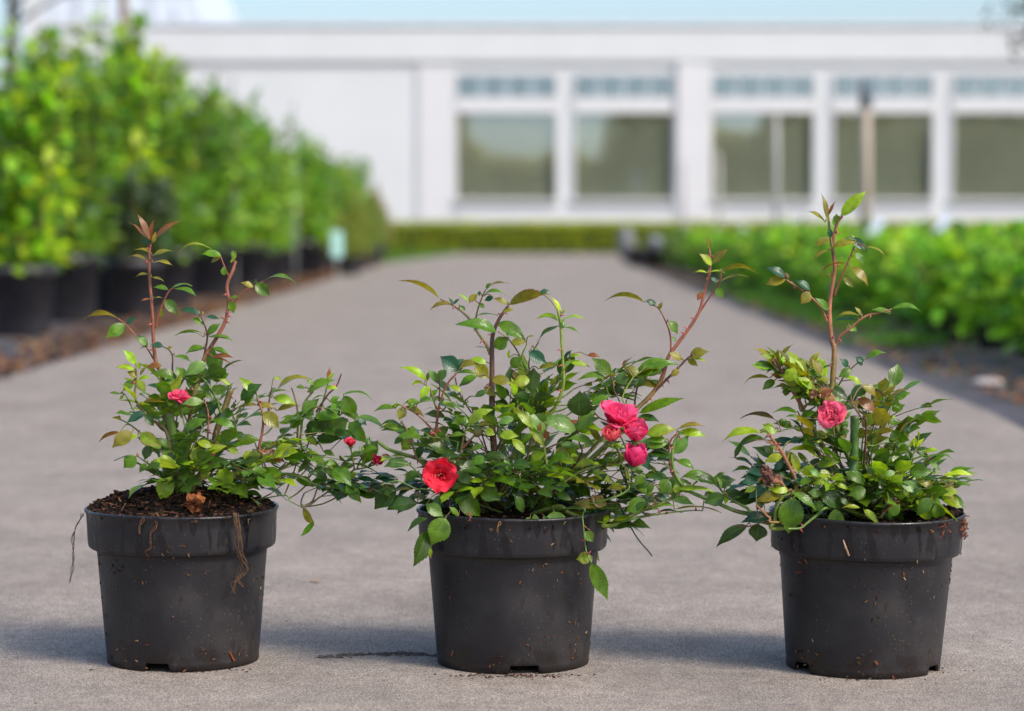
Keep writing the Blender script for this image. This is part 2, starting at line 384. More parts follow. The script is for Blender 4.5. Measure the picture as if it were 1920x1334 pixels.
def shrub_crown(seed, h, r, z0, nleaf, L, cols, shoots=9, cone=.7, sprigs=9):
    """leafy shrub: upright shoots clothed in leaves; returns (foliage MB, wood MB)"""
    random.seed(seed); f = MB(); wd = MB()
    per = nleaf // shoots
    for k in range(shoots):
        a = 2 * pi * k / shoots + random.uniform(-.4, .4); rr = r * random.uniform(.15, .85)
        hh = z0 + (h - z0) * random.uniform(.72, 1.0) * (1 - .25 * rr / r)
        if k == 0: hh = h; rr *= .3
        P = [Vector((0, 0, z0 * .6)), Vector((cos(a) * rr * .6, sin(a) * rr * .6, z0 + (hh - z0) * .4)), Vector((cos(a) * rr, sin(a) * rr, hh))]
        pa = smooth_path(P, 6)
        wd.tube(pa, [.009 * (1 - .7 * i / len(pa)) for i in range(len(pa))], (.10, .07, .045), 5)
        base = random.choice(cols)
        for i in range(per):
            t = random.random() ** .8
            q = pa[min(int(t * (len(pa) - 1)), len(pa) - 1)]
            spread = r * .42 * (1 - cone * t) + .03
            dv = rdir(); dv.z *= .7
            p = q + dv * spread * random.random() ** .5
            if p.z < z0 * .95: p.z = z0 * .95 + random.random() * .1
            d = (dv + Vector((0, 0, .25)) + rdir() * .5)
            n = (Vector((0, 0, 1)) + rdir() * .7)
            c = jit(base if random.random() < .6 else random.choice(cols), .3)
            l = L * random.uniform(.6, 1.2)
            leaf_card(f, p, d, n, l, l * .55, c)
    for k in range(sprigs):          # thin sprigs poking out of the crown
        a = random.uniform(0, 2 * pi); rr = r * random.uniform(.2, .9); top = h * random.uniform(.98, 1.17) * (1 - .22 * rr / r)
        q0 = Vector((cos(a) * rr * .6, sin(a) * rr * .6, h * .55)); q1 = Vector((cos(a) * rr, sin(a) * rr, top)) + Vector((random.uniform(-.05, .05), 0, 0))
        pa = smooth_path([q0, q0.lerp(q1, .5) + rdir() * .02, q1], 6); wd.tube(pa, .0035, (.12, .10, .05), 4)
        base = random.choice(cols)
        for i in range(26):
            t = random.random() ** .7; q = pa[int(t * (len(pa) - 1))]; l = L * random.uniform(.5, 1.0)
            leaf_card(f, q, rdir() + Vector((0, 0, .5)), Vector((0, 0, 1)) + rdir() * .8, l, l * .5, jit(base, .25))
    return f, wd
G1 = [(.25, .46, .03), (.12, .31, .03), (.36, .58, .04), (.42, .60, .05), (.16, .36, .04), (.06, .17, .03)]
G2 = [(.08, .12, .08), (.10, .16, .11), (.05, .10, .05)]
G3 = [(.24, .41, .06), (.33, .51, .08), (.18, .34, .06), (.14, .32, .12), (.09, .20, .04)]
def plant_pot(r, h, c=(.016, .016, .018)):
    b = MB(); b.lathe([(r * .78, 0.0), (r * .8, .002), (r * .95, h * .86), (r * 1.04, h * .86), (r * 1.05, h), (r * .98, h), (r * .9, h * .8), (0.001, h * .8)], 24, c); return b
M['bpot'] = mat('nursery_pot_black', (.045, .043, .050), rough=.45, var=.4, vscale=8)
def proto_shrub(name, seed, h, r, L, cols, nleaf, potr=.15, poth=.30, shoots=9):
    root = empty(name, (0, 0, -50))
    plant_pot(potr, poth).build('pot', M['bpot'], root)
    f, wd = shrub_crown(seed, h, r, poth, nleaf, L, cols, shoots)
    f.build('foliage', M['bleaf'], root, smooth=False); wd.build('stem', M['bark'], root)
    return root
SP = [proto_shrub('potted_shrub', 11, 1.30, .36, .095, G1, 950),
      proto_shrub('potted_shrub', 12, 1.22, .34, .085, G1[:2] + G3, 1000),
      proto_shrub('potted_shrub', 13, 1.15, .34, .07, G3, 1250, shoots=12),
      proto_shrub('potted_shrub', 14, .75, .30, .085, G2, 650),
      proto_shrub('potted_shrub', 15, 1.25, .34, .085, [(.13, .27, .04), (.19, .35, .05), (.07, .18, .03), (.11, .24, .09), (.24, .38, .05)], 1000, shoots=7)]
used = [False] * 8
def place(k, x, y, sc, rz, label, group, cat='shrub', protos=SP, sz=None):
    o = protos[k]
    if not o.get('used'): o['used'] = 1
    else: o = copy_tree(o)
    o.location = (x, y, -.008); o.rotation_euler = (0, 0, rz); o.scale = (sc, sc, sz or sc)
    if 'used' in o and o is not protos[k]: del o['used']
    tag(o, label, cat, group); return o
LEFTSET = [  # kind, X, Y, scale, label
 (3, -2.08, 10.2, .95, 'dark bluish low shrub in a black pot at the near end of the tall row'),
 (0, -1.95, 9.6, .93, 'bright green shrub at the near end of the tall row, cut by the frame'),
 (4, -2.02, 11.0, 1.02, 'darker green shrub second along the tall row, behind the dark bluish one'),
 (3, -1.80, 11.5, .92, 'small dark green shrub standing in front of the tall bright shrubs'),
 (0, -2.0, 12.0, 1.13, 'tallest bright green shrub, with the brown stake rising from it'),
 (4, -1.85, 12.9, 1.05, 'green shrub next beyond the tallest one in the tall row'),
 (0, -2.0, 13.8, 1.04, 'broad yellow green shrub in the middle of the tall row'),
 (1, -1.82, 14.7, 1.06, 'green shrub just beyond the broad yellow green one'),
 (4, -1.95, 15.7, 1.0, 'plain green shrub where the tall row starts to slope down'),
 (1, -1.8, 16.7, 1.02, 'mid green shrub with raised tips seen against the white wall'),]
random.seed(5)
for i, (k, x, y, s, lab) in enumerate(LEFTSET):
    place(k, x, y, s, random.uniform(0, 6), lab, 'potted shrubs in the tall row along the road')
row = []
y = 17.7; n = 0
words = ['first', 'second', 'third', 'fourth', 'fifth', 'sixth', 'seventh', 'eighth', 'ninth', 'tenth', 'eleventh', 'twelfth', 'thirteenth', 'fourteenth', 'fifteenth']
while y < 27.5:
    k = 2 if n % 3 else 1
    place(k, -1.85 + random.uniform(-.08, .08), y, random.uniform(.84, 1.06), random.uniform(0, 6),
          'fine leaved green shrub on the lower slope of the tall row, %s counting away' % words[n], 'potted shrubs in the tall row along the road')
    y += 1.0; n += 1
y = 15.0; n = 0
while y < 29:
    place([0, 4, 2][n % 3], -2.75 + random.uniform(-.1, .1), y, random.uniform(.95, 1.06), random.uniform(0, 6),
          'green shrub half hidden behind the tall row, %s from the near end' % words[n], 'potted shrubs behind the tall row')
    y += 1.35; n += 1
# grassy and heather-like plants at the end of the left row
def tuft(name, seed, h, r, cols, n, tipcol=None, z0=.15):
    random.seed(seed); root = empty(name, (0, 0, 0)); f = MB()
    for i in range(n):
        a = random.uniform(0, 2 * pi); lean = random.uniform(0, 1) ** .7
        hh = h * random.uniform(.55, 1) * (1 - .5 * lean); b0 = Vector((cos(a) * r * .25 * random.random(), sin(a) * r * .25 * random.random(), z0))
        tip = Vector((cos(a) * r * lean, sin(a) * r * lean, hh)); c = jit(random.choice(cols), .2)
        mid_ = b0.lerp(tip, .55) + Vector((0, 0, hh * .08)); s = Vector((-sin(a), cos(a), 0)) * .006
        c2 = jit(tipcol, .2) if tipcol and random.random() < .6 else c
        i0 = f.vert(b0 - s, c); i1 = f.vert(b0 + s, c); i2 = f.vert(mid_ + s, c); i3 = f.vert(mid_ - s, c); i4 = f.vert(tip, c2)
        f.face(i0, i1, i2, i3); f.face(i3, i2, i4)
        for q in range(5):
            t = random.uniform(.5, 1); p = mid_.lerp(tip, (t - .5) * 2)
            leaf_card(f, p, rdir() + Vector((0, 0, .6)), rdir(), .035, .014, c2 if t > .75 else c)
    f.build('foliage', M['bleaf'], root, smooth=False)
    plant_pot(.12, .2).build('pot', M['bpot'], root); return root
for i, (x, y, h, cols, tip, lab) in enumerate([
    (-1.45, 22.4, .82, [(.17, .29, .05), (.24, .32, .06)], (.30, .28, .09), 'feathery olive tuft plant with rusty tips behind the mint tag'),
    (-1.47, 24.6, .95, [(.18, .28, .06), (.24, .32, .09)], None, 'upright grassy green plant near the far end of the tall row'),
    (-1.52, 27.0, 1.02, [(.18, .28, .08), (.24, .31, .10)], (.38, .28, .22), 'pink tipped heather-like plant at the far end of the tall row'),
    (-1.66, 29.0, 1.05, [(.24, .26, .14), (.30, .27, .18)], (.46, .30, .29), 'dusty pink plume plant last in the tall row before the white wall'),
    (-1.40, 20.6, .55, [(.16, .28, .05), (.22, .30, .06)], (.28, .29, .07), 'low rusty green tuft on the road edge just beside the mint tag')]):
    t = tuft('tuft_plant', 50 + i, h, .22, cols, 420, tip); t.location = (x, y, -.008); tag(t, lab, 'potted plant', 'tufted plants at the far end of the tall row')

# right side: low leafy plants
def proto_low(seed, h, r, cols, n):
    root = empty('low_shrub', (0, 0, 0)); plant_pot(.09, .12).build('pot', M['bpot'], root)
    f, wd = shrub_crown(seed, h, r, .07, n, .068, cols, 10, .35)
    f.build('foliage', M['bleaf'], root, smooth=False); wd.build('stem', M['bark'], root); return root
GL = [(.19, .42, .04), (.30, .56, .05), (.11, .29, .04), (.38, .60, .06), (.05, .15, .03), (.07, .20, .07)]
LP = [proto_low(21, .39, .26, GL, 480), proto_low(22, .36, .25, GL[:3], 520), proto_low(23, .37, .26, [(.15, .25, .07), (.19, .30, .09), (.09, .17, .06)], 600)]
ords = ['first', 'second', 'third', 'fourth', 'fifth', 'sixth', 'seventh', 'eighth', 'ninth', 'tenth', 'eleventh', 'twelfth', '13th', '14th', '15th', '16th', '17th', '18th', '19th', '20th', '21st', '22nd', '23rd', '24th', '25th', '26th', '27th', '28th', '29th', '30th', '31st', '32nd', '33rd', '34th', '35th']
random.seed(9)
for ri, (X, y0, y1, st, rn) in enumerate([(1.72, 6.9, 26, .52, 'roadside low row'), (2.22, 7.6, 27, .8, 'second low row'), (2.8, 9.5, 28, 1.2, 'third low row'), (3.5, 12, 30, 1.7, 'fourth low row'), (4.4, 15, 31, 2.1, 'outermost low row')]):
    y = y0; n = 0
    while y < y1 and n < 35:
        k = random.choice([0, 0, 1]) if y < 17 else random.choice([1, 2, 2])
        look = ['bright green', 'mid green', 'dull green'][k]
        place(k, X + random.uniform(-.05, .05) + max(0, 12 - y) * .0, y, random.uniform(.80, 1.16) * (1 if y < 15 else .92), random.uniform(0, 6),
              '%s leafy plant, %s from the near end of the %s' % (look, ords[n], rn), 'low plants in rows along the road', 'low plant', LP)
        y += st * random.uniform(.9, 1.1) * (1 + max(0, y - 14) * .05); n += 1
for o in SP + LP:
    if 'used' in o: del o['used']

def leafy_mass(b, x0, x1, y0, y1, z0, z1, n, L, cols):
    for i in range(n):
        face = random.random()
        x = random.uniform(x0, x1)
        if face < .55: p = Vector((x, y0 + random.random() ** 2 * (y1 - y0) * .3, random.uniform(z0, z1)))
        else: p = Vector((x, random.uniform(y0, y1), z1 - random.random() ** 2 * .06))
        p.z += .02 * noise.noise(Vector((x * 2, p.y, 0)))
        leaf_card(b, p, rdir() + Vector((0, -.6, .4)), Vector((0, -.5, 1)) + rdir() * .7, L * random.uniform(.6, 1.2), L * .6, jit(random.choice(cols), .25))
random.seed(31)
hd = empty('box_hedge', (3.5, 35.8, 0)); tag(hd, 'long clipped low box hedge along the foot of the white building', 'hedge')
b = MB(); b.box(-5.4, 8.5, -.22, .32, 0, .40, (.03, .05, .01)); b.build('branch_core', M['bark'], hd, smooth=False)
b = MB(); leafy_mass(b, -5.5, 8.6, -.30, .36, .0, .455, 22000, .045, [(.36, .44, .006), (.28, .36, .006), (.46, .52, .008), (.20, .27, .006)])
b.build('foliage', M['bleaf'], hd, smooth=False)

# label tags, stakes, pots on the right
random.seed(3)
def stake(px, py_top, Y, w_, col, label, dark_top=False, cat='stake', group=None):
    p = at(px, 420, Y); zt = at(px, py_top, Y).z
    root = empty('wooden_stake', (p.x, Y, -.008)); b = MB(); b.tube([Vector((0, 0, 0)), Vector((.004, 0, zt * .5)), Vector((-.003, 0, zt))], [w_ / 2, w_ / 2 * .97, w_ / 2 * .9], col, 8)
    b.build('post', M['bark'], root)
    if dark_top:
        b = MB(); b.tube([Vector((-.003, 0, zt - .22)), Vector((-.003, 0, zt + .01))], [w_ / 2 + .006] * 2, (.10, .14, .17), 8); b.build('tie_band', M['plain'], root)
    tag(root, label, cat, group)
stake(1281, 300, 25, .05, (.42, .40, .40), 'short pale stake in front of the white pilaster, shortest of the stakes', group='pale stakes standing among the low rows')
stake(1347, 285, 26, .045, (.42, .40, .36), 'thin pale stake thinnest, at the edge of the third window', group='pale stakes standing among the low rows')
stake(1455, 215, 24, .065, (.36, .36, .34), 'grey stake in front of the middle of the third window', group='pale stakes standing among the low rows')
stake(1622, 150, 20, .095, (.40, .34, .27), 'tall beige stake with dark band in front of the fourth window', True, group='pale stakes standing among the low rows')
stake(236, -40, 12.3, .045, (.16, .10, .07), 'brown stake rising out of the tallest shrub')
stake(553, 190, 19, .03, (.32, .34, .33), 'thin grey stake poking above the tall row near the white wall', group='grey stakes in the tall row')
stake(440, 140, 16, .03, (.32, .34, .33), 'thin grey stake above the middle of the tall row', group='grey stakes in the tall row')
def board(px, py, Y, w_, h_, col, label, tilt=0, stalk=True, name='plant_tag'):
    p = at(px, py, Y); root = empty(name, (p.x, Y, 0)); root.rotation_euler = (0, 0, tilt * .4)
    b = MB(); R = Matrix.Translation((0, 0, p.z)) @ Matrix.Rotation(tilt, 4, 'Y')
    b.box(-w_ / 2, w_ / 2, -.002, .002, -h_ / 2, h_ / 2, col, M=R); b.build('label_card', M['plain'], root, smooth=False)
    b = MB(); b.box(-.004, .004, .003, .007, 0, p.z, (.5, .5, .5)); b.build('stalk', M['plain'], root, smooth=False)
    tag(root, label, 'plant tag')
board(632, 458, 17.5, .085, .19, (.42, .72, .66), 'mint green plant tag standing at the road edge by the tall row')
board(1640, 430, 15, .055, .16, (.62, .72, .90), 'tilted pale blue tag beside the tall beige stake', .6)
board(1765, 425, 15, .055, .17, (.62, .72, .90), 'tilted pale blue tag under the last window post', .6)
board(1395, 432, 22, .05, .11, (.55, .62, .75), 'small tilted blue grey tag between two pale stakes', .6)
for i, (px, py, Y, lab) in enumerate([(1195, 500, 25.0, 'empty black pot next to the grey canister where the low rows end'), (1228, 505, 24.0, 'empty glossy black pot under the added highlight ball, in the group by the low rows'), (1250, 497, 25.5, 'empty black pot in the group, touching the low plants')]):
    p = at(px, 420, Y); r = empty('nursery_pot', (p.x, Y, -.004)); plant_pot(.11, .2).build('shell', M['bpot'], r); tag(r, lab, 'plant pot', 'empty black pots at the end of the low rows')
b = MB(); b.lathe([(.001, .0), (.05, .01), (.075, .05), (.075, .08), (.05, .12), (.001, .135)], 20, (.17, .18, .20))
o = b.build('highlight_ball', M['plain']); o.location = at(1228, 420, 23.6) * 1; o.location.z = .19; tag(o, 'pale grey ball added for the glossy highlight on the end black pot', 'ball')  # pale ball added in place of the glossy highlight on the black pot
b = MB(); b.lathe([(.001, .0), (.05, .01), (.07, .05), (.06, .10), (.03, .13), (.001, .135)], 20, (.15, .16, .16))
o = b.build('watering_bottle', M['plain']); p = at(1174, 440, 29); o.location = (p.x, p.y, .0); o.scale = (1.6, 1.6, 3.1); tag(o, 'grey rounded canister in front of the hedge beside the black pots', 'canister')
b = MB(); b.lathe([(.001, .0), (.055, .004), (.065, .018), (.04, .034), (.001, .038)], 9, (.50, .45, .42))
o = b.build('stone', M['plain']); p = at(1850, 717, 6.6); o.location = (p.x, 6.6, -.006); o.scale = (.72, .5, .55); tag(o, 'pale stone lying on the dark strip beside the low plants', 'stone')

# litter along the road edges
random.seed(44)
def litter(name, xf, y0, y1, n, cols, L, kind='stuff'):
    b = MB()
    for i in range(n):
        y = y0 + (y1 - y0) * random.random() ** 1.3; x = xf(y)
        leaf_card(b, Vector((x, y, random.uniform(.0, .012))), Vector((random.uniform(-1, 1), random.uniform(-1, 1), random.uniform(-.1, .3))), Vector((0, 0, 1)) + rdir() * .4, L * random.uniform(.5, 1.3), L * .5, jit(random.choice(cols), .3))
    o = b.build(name, M['crumb'], smooth=False); o['kind'] = kind; return o
BR = [(.16, .07, .035), (.22, .11, .05), (.10, .05, .03), (.28, .16, .07)]
tag(litter('fallen_leaves', lambda y: -1.42 - abs(random.gauss(0, .22)), 5.5, 32, 4500, BR, .04), 'brown fallen leaves below the tall row', 'leaf litter')
tag(litter('fallen_leaves', lambda y: 1.18 + abs(random.gauss(0, .2)) + max(0, y - 5) * .006, 4.5, 30, 2600, BR + [(.06, .09, .02)], .032), 'brown fallen leaves and scraps below the low rows', 'leaf litter')
b = MB()
for i in range(5000):
    y = random.uniform(26, 34.8); x = -1.50 + random.random() ** 1.4 * .75 * (y - 25) / 8 - .4 * random.random()
    leaf_card(b, Vector((x, y, 0)), Vector((random.uniform(-.4, .4), random.uniform(-.4, .4), 1)), rdir(), .07, .012, jit((.09, .20, .03), .3))
o = b.build('grass', M['bleaf'], smooth=False); tag(o, 'short bright grass patch in front of the hedge', 'grass', kind='stuff')
b = MB()
for i in range(2600):
    y = random.uniform(8.5, 16); x = 1.42 + random.gauss(0, .07) + (y - 8) * .004
    if noise.noise(Vector((0, y * .8, 4))) < -.05: continue
    leaf_card(b, Vector((x, y, 0)), Vector((random.uniform(-.6, .6), random.uniform(-.6, .6), 1)), rdir(), .05, .02, jit((.08, .20, .03), .3))
o = b.build('weeds', M['bleaf'], smooth=False); tag(o, 'low green weeds between the road and the low rows', 'weeds', kind='stuff')

# trees at the frame edges
def tree(name, x, y, h, cr, ch0, nleaf, L, cols, bark, label, seed, bend=0, nb=14, cat='tree'):
    random.seed(seed); root = empty(name, (x, y, -.01)); wd = MB(); f = MB()
    tp = [Vector((0, 0, 0)), Vector((bend * .3, 0, h * .35)), Vector((bend, .05, h * .75)), Vector((bend, 0, h))]
    pa = smooth_path(tp, 8); wd.tube(pa, [.06 * (1 - .8 * i / len(pa)) * h / 3 for i in range(len(pa))], bark, 8)
    for k in range(nb):
        t = random.uniform(ch0 / h, .98); q = pa[int(t * (len(pa) - 1))]; a = 2 * pi * k * .382 + random.uniform(-.3, .3)
        R_ = cr * random.uniform(.6, 1.0); e = q + Vector((cos(a) * R_, sin(a) * R_, R_ * random.uniform(.1, .8)))
        bp = smooth_path([q, q.lerp(e, .5) + Vector((0, 0, R_ * .12)), e], 5); wd.tube(bp, [.018 * (1 - .8 * i / len(bp)) * h / 3 for i in range(len(bp))], bark, 5)
        for j in range(nleaf // nb):
            tt = random.uniform(.25, 1); s = bp[int(tt * (len(bp) - 1))]; cl = rdir() * cr * .28 * random.random() ** .7
            leaf_card(f, s + cl, rdir(), Vector((0, 0, 1)) + rdir(), L * random.uniform(.6, 1.2), L * .5, jit(random.choice(cols), .25))
    f.build('crown', M['bleaf'], root, smooth=False); wd.build('trunk', M['bark'], root); tag(root, label, cat)
tree('young_tree', 3.55, 14.5, 2.9, 1.0, 1.15, 1700, .055, [(.06, .06, .03), (.09, .07, .04), (.05, .07, .025)], (.05, .04, .035), 'dark twiggy tree reaching in above the last window', 71)
tree('bare_tree', -5.35, 26, 4.6, 1.2, 2.2, 260, .06, [(.05, .06, .03)], (.07, .06, .055), 'dark tree trunk beside the white corner post of the glasshouse', 72)
# wood behind the viewer, seen mirrored in the windows
random.seed(88); b = MB()
x = -16
while x < 34:
    gap = -2.2 < x < 5.2
    h = random.uniform(3.6, 4.3) if gap else random.uniform(6.0, 6.4)
    if 9.5 < x < 12.5: h = 5.0
    r = random.uniform(1.0, 1.4)
    b.tube([Vector((x, -42, 0)), Vector((x, -42, h * .6))], [.14, .08], (.08, .06, .04), 6)
    for i in range(1700):
        d = rdir(); p = Vector((x, -42, h * .52)) + Vector((d.x * r, d.y * r, d.z * h * .5)) * random.random() ** .35
        leaf_card(b, p, rdir(), rdir(), .3, .22, jit((.40, .34, .20), .25))
    x += r * 1.05
o = b.build('treeline', M['bleaf'], smooth=False); tag(o, 'far-off belt of trees mirrored in the windows', 'trees', kind='stuff')

# ------------------------------------------------------------------ roses
VIEWS = {'A': (150, 620, 3.923), 'B': (420, 660, 3.706), 'C': (680, 640, 3.925), 'D': (940, 640, 3.706), 'E': (1160, 740, 4.447),
         'F': (1340, 640, 4.168), 'G': (1540, 640, 3.923), 'H': (1360, 860, 6.671), 'P': (120, 380, 2.382), 'Q': (680, 500, 3.032),
         'R': (1000, 420, 2.566), 'S': (1300, 340, 2.382), 'T': (680, 840, 2.9), 'U': (1300, 860, 3.032)}
LC = {'D': (.036, .090, .010), 'G': (.088, .190, .008), 'L': (.25, .39, .012), 'Y': (.40, .52, .02), 'O': (.20, .19, .012), 'R': (.24, .085, .025), 'B': (.020, .088, .045), 'P': (.12, .24, .045), 'K': (.055, .036, .042)}  # B is dark green with the bluish sky sheen put into the colour
SC = {'r': (.24, .075, .038), 's': (.30, .12, .055), 'g': (.11, .19, .03), 'o': (.17, .13, .04), 'd': (.10, .045, .03), 'y': (.19, .25, .04), 'w': (.05, .12, .02)}
def leaflet(b, P0, P1, N, width, bulge, col, fold=.35, wave=.0, teeth=True, tipc=None, curl=0.0):
    ax = P1 - P0; Ln = ax.length
    if Ln < 1e-5: return
    T = ax / Ln; N = (N - T * N.dot(T)); N = N.normalized() if N.length > 1e-4 else T.orthogonal().normalized()
    S = T.cross(N)
    nr = 23; ph = random.uniform(0, 6); rows = []
    for i in range(nr + 1):
        t = i / nr
        wv = (sin(pi * t ** .82) ** .78) if 0 < t < 1 else 0.0
        wv = wv * (1.0 - .62 * max(0, t - .62) / .38)
        if teeth and 0 < i < nr: wv *= (1.055 if i % 2 else .95)
        ctr = P0 + ax * t + N * (bulge * Ln * 4 * t * (1 - t)) - N * (curl * Ln * max(0, t - .6) ** 2 * 4)
        r_ = []
        for s in (-1, -.5, 0, .5, 1):
            hw = width * .5 * wv * s
            lift = fold * abs(hw) * (1 - .35 * abs(s)) + wave * Ln * sin(t * 9 + ph + s) * abs(s)
            fw_ = (.022 * Ln if (i % 2 and abs(s) == 1 and teeth) else 0)
            cc = col
            if tipc is not None:
                k = min(1, max(0, abs(s) * .5 + t * .45 - .25)); cc = tuple(col[q] * (1 - k) + tipc[q] * k for q in range(3))
            r_.append(b.vert(ctr + S * hw + N * lift + T * fw_, cc, (t, s, 0)))
        rows.append(r_)
    for i in range(nr):
        for j in range(4):
            b.face(rows[i][j], rows[i][j + 1], rows[i + 1][j + 1], rows[i + 1][j])

class Rose:
    def __init__(s, root, D, base_px):
        s.root = root; s.D = D; s.f = MB(); s.pet = MB(); s.stems = []; s.samples = []; s.inv = None
        s.loc = root.location.copy(); s.base = Vector((0, 0, .150))
    def P(s, V, x, y, dz=0):
        ox, oy, k = VIEWS[V]; return at(ox + x / k, oy + y / k, s.D + dz) - s.loc
    def stem(s, V, col, r0, r1, dz0, dz1, pts, root=False, thorns=0, cut=False):
        n = len(pts) // 2
        P_ = []
        for i in range(n):
            t = i / max(1, n - 1); P_.append(s.P(V, pts[2 * i], pts[2 * i + 1], (dz0 + (dz1 - dz0) * t) / 1000))
        if root:
            b0 = s.base + Vector((random.uniform(-.015, .015) + P_[0].x * .12, random.uniform(-.015, .015), -.004))
            P_ = [b0] + P_
        path = smooth_path(P_, 6); m = len(path); mb = MB()
        c0 = SC[col]; cb = SC['g'] if col in 'rs' else c0
        cols = []; rads = []
        for i in range(m):
            t = i / (m - 1); k = min(1, t * 2.2) if root else 1
            nz = 1 + .25 * noise.noise(path[i] * 90)
            cols.append(tuple((cb[q] * (1 - k) + c0[q] * k) * nz for q in range(3)))
            rads.append((r0 + (r1 - r0) * t) / 1000 * (1 + .10 * noise.noise(path[i] * 200)))
        mb.tube(path, rads, cols, 9)
        for q in range(thorns):
            i = random.randint(int(m * .15), m - 3); t_ = (path[i + 1] - path[i]).normalized()
            side = t_.orthogonal().normalized(); side.rotate(Matrix.Rotation(random.uniform(0, 6.28), 3, t_))
            if random.random() < .6: side = (Vector((random.choice((-1, 1)), -.3, 0))); side = (side - t_ * side.dot(t_)).normalized()
            bp = path[i] + side * rads[i] * .7
            mb.tube([bp, bp + side * .0022 - t_ * .0003, bp + side * .0045 - t_ * .0015], [.0013, .0007, .0001], [(.35, .12, .08), (.42, .06, .07), (.42, .05, .08)], 5)
        if cut:
            e = path[-1]; d = (path[-1] - path[-2]).normalized()
            mb.tube([e, e + d * .0006], [rads[-1] * 1.02, rads[-1] * .8], (.18, .12, .07), 9)
        mb.build('stem', M['stem'], s.root)
        for p in path: s.samples.append(p)
        return path
    def nearest(s, p):
        best = None; bd = 9
        for q in s.samples:
            d = sqrt((q.x - p.x) ** 2 + (q.z - p.z) ** 2) + (max(0, q.z - p.z)) * .4
            if d < bd: bd = d; best = q
        return best, bd
    def leaves(s, V, dz, text):
        for item in text.split(';'):
            a = item.split()
            if len(a) < 5: continue
            x0, y0, x1, y1 = map(float, a[:4]); c = a[4]; f = float(a[5]) if len(a) > 5 else 50
            bl = float(a[6]) if len(a) > 6 else 7; wd = float(a[7]) if len(a) > 7 else 50
            P0 = s.P(V, x0, y0, 0)
            q, d = s.nearest(P0)
            dep = (q.y * .5 + dz / 2000 if q is not None and d < .05 and dz > -49 else dz / 1000) + random.uniform(-.006, .004)
            P0 = s.P(V, x0, y0, dep); ln = (s.P(V, x1, y1, dep) - P0).length
            tilt = random.uniform(-.25, .15) * ln
            if x1 == x0 and y1 == y0: continue
            P1 = s.P(V, x1, y1, dep + tilt)
            T = (P1 - P0).normalized(); toc = Vector((0, -1, .1))
            U = Vector((0, 0, 1)) - T * T.z
            if abs(T.z) > .93: U = Vector((random.choice((-1, 1)), 0, .2)); U = U - T * U.dot(T)
            U.normalize(); Vv = toc - T * toc.dot(T) - U * toc.dot(U)
            Vv = Vv.normalized() if Vv.length > .01 else Vector((0, -1, 0))
            fa = radians(f + random.uniform(-8, 8)); N = U * cos(fa) + Vv * sin(fa)
            true_w = wd / 100 * ln * 1.04
            tipc = None
            if c in 'OL' and random.random() < .35: tipc = (.22, .08, .03)
            # arch: seen up in the picture for edge-on leaves
            leaflet(s.f, P0, P1, N, true_w, bl / 100, jit(LC[c], .16), fold=random.uniform(.15, .5), wave=random.uniform(0, .02), tipc=tipc, curl=random.uniform(0, .12))
            if q is not None and .002 < d < .035:
                mid_ = q.lerp(P0, .5) + Vector((0, 0, .003))
                pc = (.16, .14, .04) if random.random() < .6 else (.2, .09, .05)
                s.f.tube(smooth_path([q, mid_, P0], 3), .00055, pc, 5, m=1)
    def compound(s, base, d, L, col, n=2, up=None):
        """a pinnate leaf: rachis with 2n+1 leaflets"""
        d = d.normalized(); side = d.cross(Vector((0, 0, 1)))
        side = side.normalized() if side.length > .05 else Vector((1, 0, 0))
        up = side.cross(d)
        droop = random.uniform(.1, .5)
        pts = [base + d * L * t - Vector((0, 0, 1)) * (L * droop * t * t * .5) for t in (0, .3, .6, .85)]
        pth = smooth_path(pts, 3)
        s.f.tube(pth, .0005, (.17, .14, .05) if random.random() < .5 else (.11, .17, .04), 5, m=1)
        tw = random.uniform(-.6, .6)
        o_ = base - s.base; o_.z = 0
        Nn = (up + side * tw + o_ * 4 + Vector((0, -.3, 0)) + rdir() * .35).normalized()
        ll = L * .50
        for k in range(n):
            q = pts[1 + k] if n > 1 else pts[2]
            for sg in (-1, 1):
                dd = (side * sg * 1.0 + d * .55 + rdir() * .22).normalized()
                l = ll * random.uniform(.75, 1.0) * (.85 if k == 0 else 1)
                leaflet(s.f, q + dd * .0015, q + dd * l - Vector((0, 0, l * .12)), Nn + rdir() * .3, l * random.uniform(.52, .66), random.uniform(.03, .1), jit(LC[col], .22), fold=random.uniform(.15, .5), wave=.015)
        q = pts[-1]; dd = (d - Vector((0, 0, droop * .9)) + rdir() * .15).normalized(); l = ll * random.uniform(1.0, 1.2)
        leaflet(s.f, q, q + dd * l, Nn, l * random.uniform(.52, .66), random.uniform(.03, .1), jit(LC[col], .22), fold=random.uniform(.15, .5), wave=.015)
    def fill(s, ells, count):
        """dense inner leafage on thin twigs from the crown base"""
        for k in range(count):
            cx, cy, rx, ry, rd, cols = random.choice(ells)
            while True:
                u, v, w_ = (random.uniform(-1, 1) for _ in range(3))
                if u * u + v * v + w_ * w_ < 1: break
            p = at(cx + u * rx * 1.13, cy + v * ry * 1.08, s.D + w_ * rd) - s.loc
            out = p - (s.base + Vector((0, 0, .02))); out.z *= .5
            d = out.normalized() + rdir() * .55 + Vector((0, -.15, .15))
            d.normalize(); cl = random.uniform(.034, .052); p = p - d * cl * .55
            s.compound(p, d, cl, random.choice(cols), random.choice((1, 2, 2)))
            st = min(s.samples, key=lambda q: (q - p).length + max(0, q.z - p.z + .01) * 2)
            if (st - p).length < .07:
                m_ = st.lerp(p, .5) - Vector((0, 0, .003)) + rdir() * .003
                s.f.tube(smooth_path([st, m_, p], 4), .0008, jit(random.choice(((.10, .17, .03), (.15, .10, .04), (.13, .15, .03))), .2), 5, m=1)
